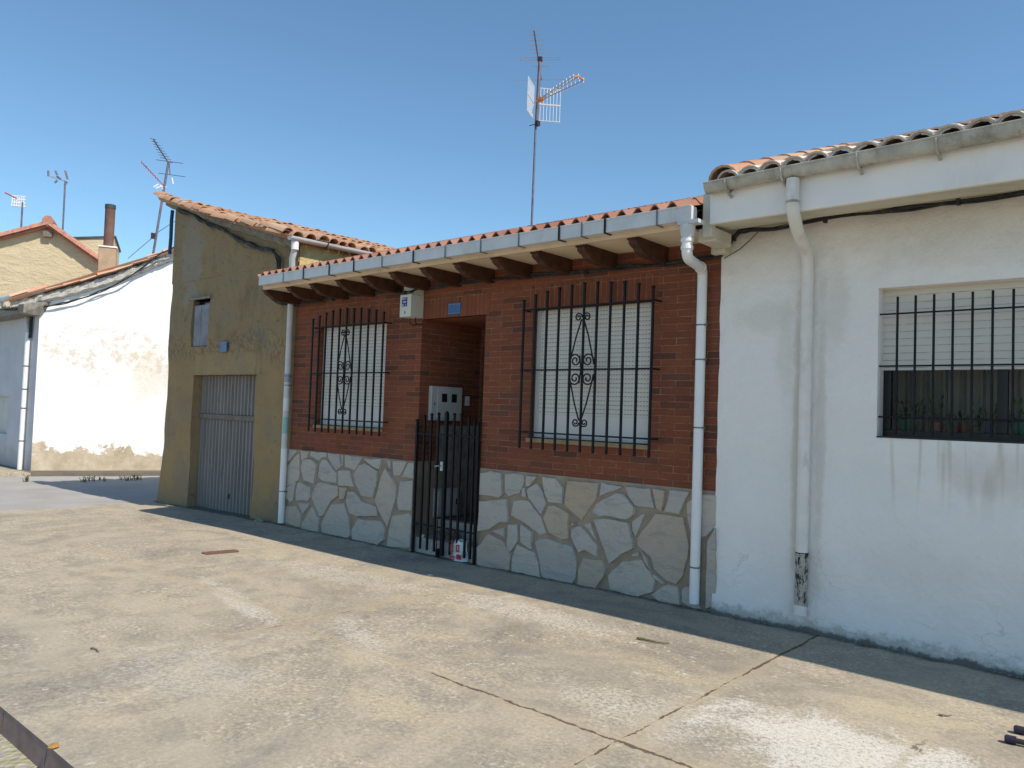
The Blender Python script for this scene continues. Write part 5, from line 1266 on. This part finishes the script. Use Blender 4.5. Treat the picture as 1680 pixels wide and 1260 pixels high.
# ================================================================== SMALL THINGS ON THE PAVEMENT
ra, rb_ = onG(333, 909), onG(390, 904)
o = MB(); c_ = (ra+rb_)/2; dr = (rb_-ra); Lr_ = dr.length/2; dr.normalize(); nr = Vector((-dr.y, dr.x, 0))
pts = []
for i in range(26):
    a = i/26*2*math.pi; s_ = 1+.14*noise.noise(Vector((math.cos(a)*2, math.sin(a)*2, 4)))
    sx = math.copysign(abs(math.cos(a))**.35, math.cos(a)); sy = math.copysign(abs(math.sin(a))**.35, math.sin(a))
    pts.append(c_+dr*(sx*Lr_*s_)+nr*(sy*.085*s_)+Vector((0,0,.002)))
o.prism(pts, (0, 0, .006)); tag(o.build('cover_plate', M['rust']), 'rusty flat cover plate set in the sunlit concrete pavement', 'cover plate')
def twig(pts, r, label, mat='weed_dry', name='twig', cat='twig'):
    q = [onG(*p)+Vector((0,0,r*.8+.002)) for p in pts]; m = MB(); out = []
    for a, b in zip(q, q[1:]):
        for i in range(4): out.append(a.lerp(b, i/4)+Vector((random.uniform(-1,1)*.004, random.uniform(-1,1)*.004, random.uniform(0,.004))))
    out.append(q[-1]); m.tube(out, [r*(1-.6*i/len(out)) for i in range(len(out))], 5); tag(m.build(name, M[mat]), label, cat)
twig([(1045,1049),(1062,1052),(1078,1056),(1098,1058)], .009, 'dry brown twig lying just outside the eave shadow')
twig([(1540,1175),(1548,1176),(1561,1176)], .006, 'short dark twig on the pale pavement at lower right', 'wood_bar')
twig([(150,1065),(158,1067),(162,1071)], .006, 'tiny curled twig on the pavement at the left', 'wood_bar')
lf = onG(88, 1226); m = MB(); m.add([lf+Vector((-.035,0,.006)), lf+Vector((-.01,.025,.012)), lf+Vector((.03,.015,.008)), lf+Vector((.035,-.02,.010)), lf+Vector((0,-.028,.006)), lf+Vector((0,0,.016))], [(0,4,5),(4,3,5),(3,2,5),(2,1,5),(1,0,5)])
tag(m.build('fallen_leaf', M['leaf_orange']), 'orange fallen leaf beside the kerb', 'leaf')
wp_ = onG(705, 945); m = MB(); m.add([wp_+Vector((-.03,-.02,.006)), wp_+Vector((.03,-.015,.01)), wp_+Vector((.035,.02,.006)), wp_+Vector((-.02,.022,.014))], [(0,1,2,3)])
tag(m.build('paper_scrap', M['paper_white']), 'white paper scrap on the shaded pavement before the gate', 'litter')
mb = MB(); random.seed(5)
for i in range(900):
    x = random.uniform(-9.3, 1.0)
    if -6.8 < x < -5.7: continue
    y = -abs(random.gauss(.015, .03))-.012; s_ = random.uniform(.003, .011); z = gz(x)+.003
    a = random.uniform(0, 3.1); u_ = Vector((math.cos(a), math.sin(a), 0))*s_; v_ = Vector((-math.sin(a), math.cos(a), 0))*s_*random.uniform(.5, 1)
    p = Vector((x, y-.008, z)); mb.add([p-u_-v_, p+u_-v_*.7, p+u_*.8+v_, p-u_*.7+v_, p+Vector((0,0,s_*.8))], [(0,1,4),(1,2,4),(2,3,4),(3,0,4)])
struct(mb.build('grit', M['cement']), 'stuff')
# rubble at the foot of the ochre wall
for i, (px, py, s_, lab) in enumerate(((425, 856, .06, 'larger lump of broken plaster beside the left downpipe foot'), (437, 852, .04, 'small brown rubble lump nearest the left downpipe'), (317, 828, .05, 'rubble lump at the left jamb of the garage door'))):
    c_ = onG(px, py); o = thing('rubble_lump', lab, 'rubble', c_, 'rubble at the foot of the ochre wall'); lump(c_.x, c_.y, c_.z-.01, s_*1.4, s_, s_, i*3+2, 12, 6, .5).build('fragment', M['cement'], o)
# metal stand whose feet reach into the picture at the right edge
f1 = onG(1656, 1220); f2 = onG(1671, 1204)
o = thing('metal_stand', 'dark tubular metal stand with rounded feet at the lower right edge', 'stand', f1)
a1 = f1+Vector((0,0,.022)); a2 = f2+Vector((0,0,.022)); dx_ = (onG(1700, 1230)-f1); dx_.z = 0; dx_.normalize()
up1 = a1+dx_*.75; up2 = a2+Vector((.75, .06, 0))
MB().tube([a1, up1, up1+Vector((.03,0,.03)), up1+Vector((.04,0,.31))], .014, 10).build('leg', M['cable_black'], o, smooth=True)
MB().tube([a2, up2, up2+Vector((.03,0,.03)), up2+Vector((.04,0,.31))], .014, 10).build('leg', M['cable_black'], o, smooth=True)
for p, d in ((a1, dx_), (a2, Vector((1,.1,0)).normalized())): MB().tube([p-d*.022, p-d*.015, p+d*.03], [.012,.021,.021], 12).build('foot_cap', M['tube_purple'], o, smooth=True)
MB().tube([up1+Vector((.04,0,.30)), up2+Vector((.04,0,.30))], .014, 10).build('crossbar', M['cable_black'], o, smooth=True)
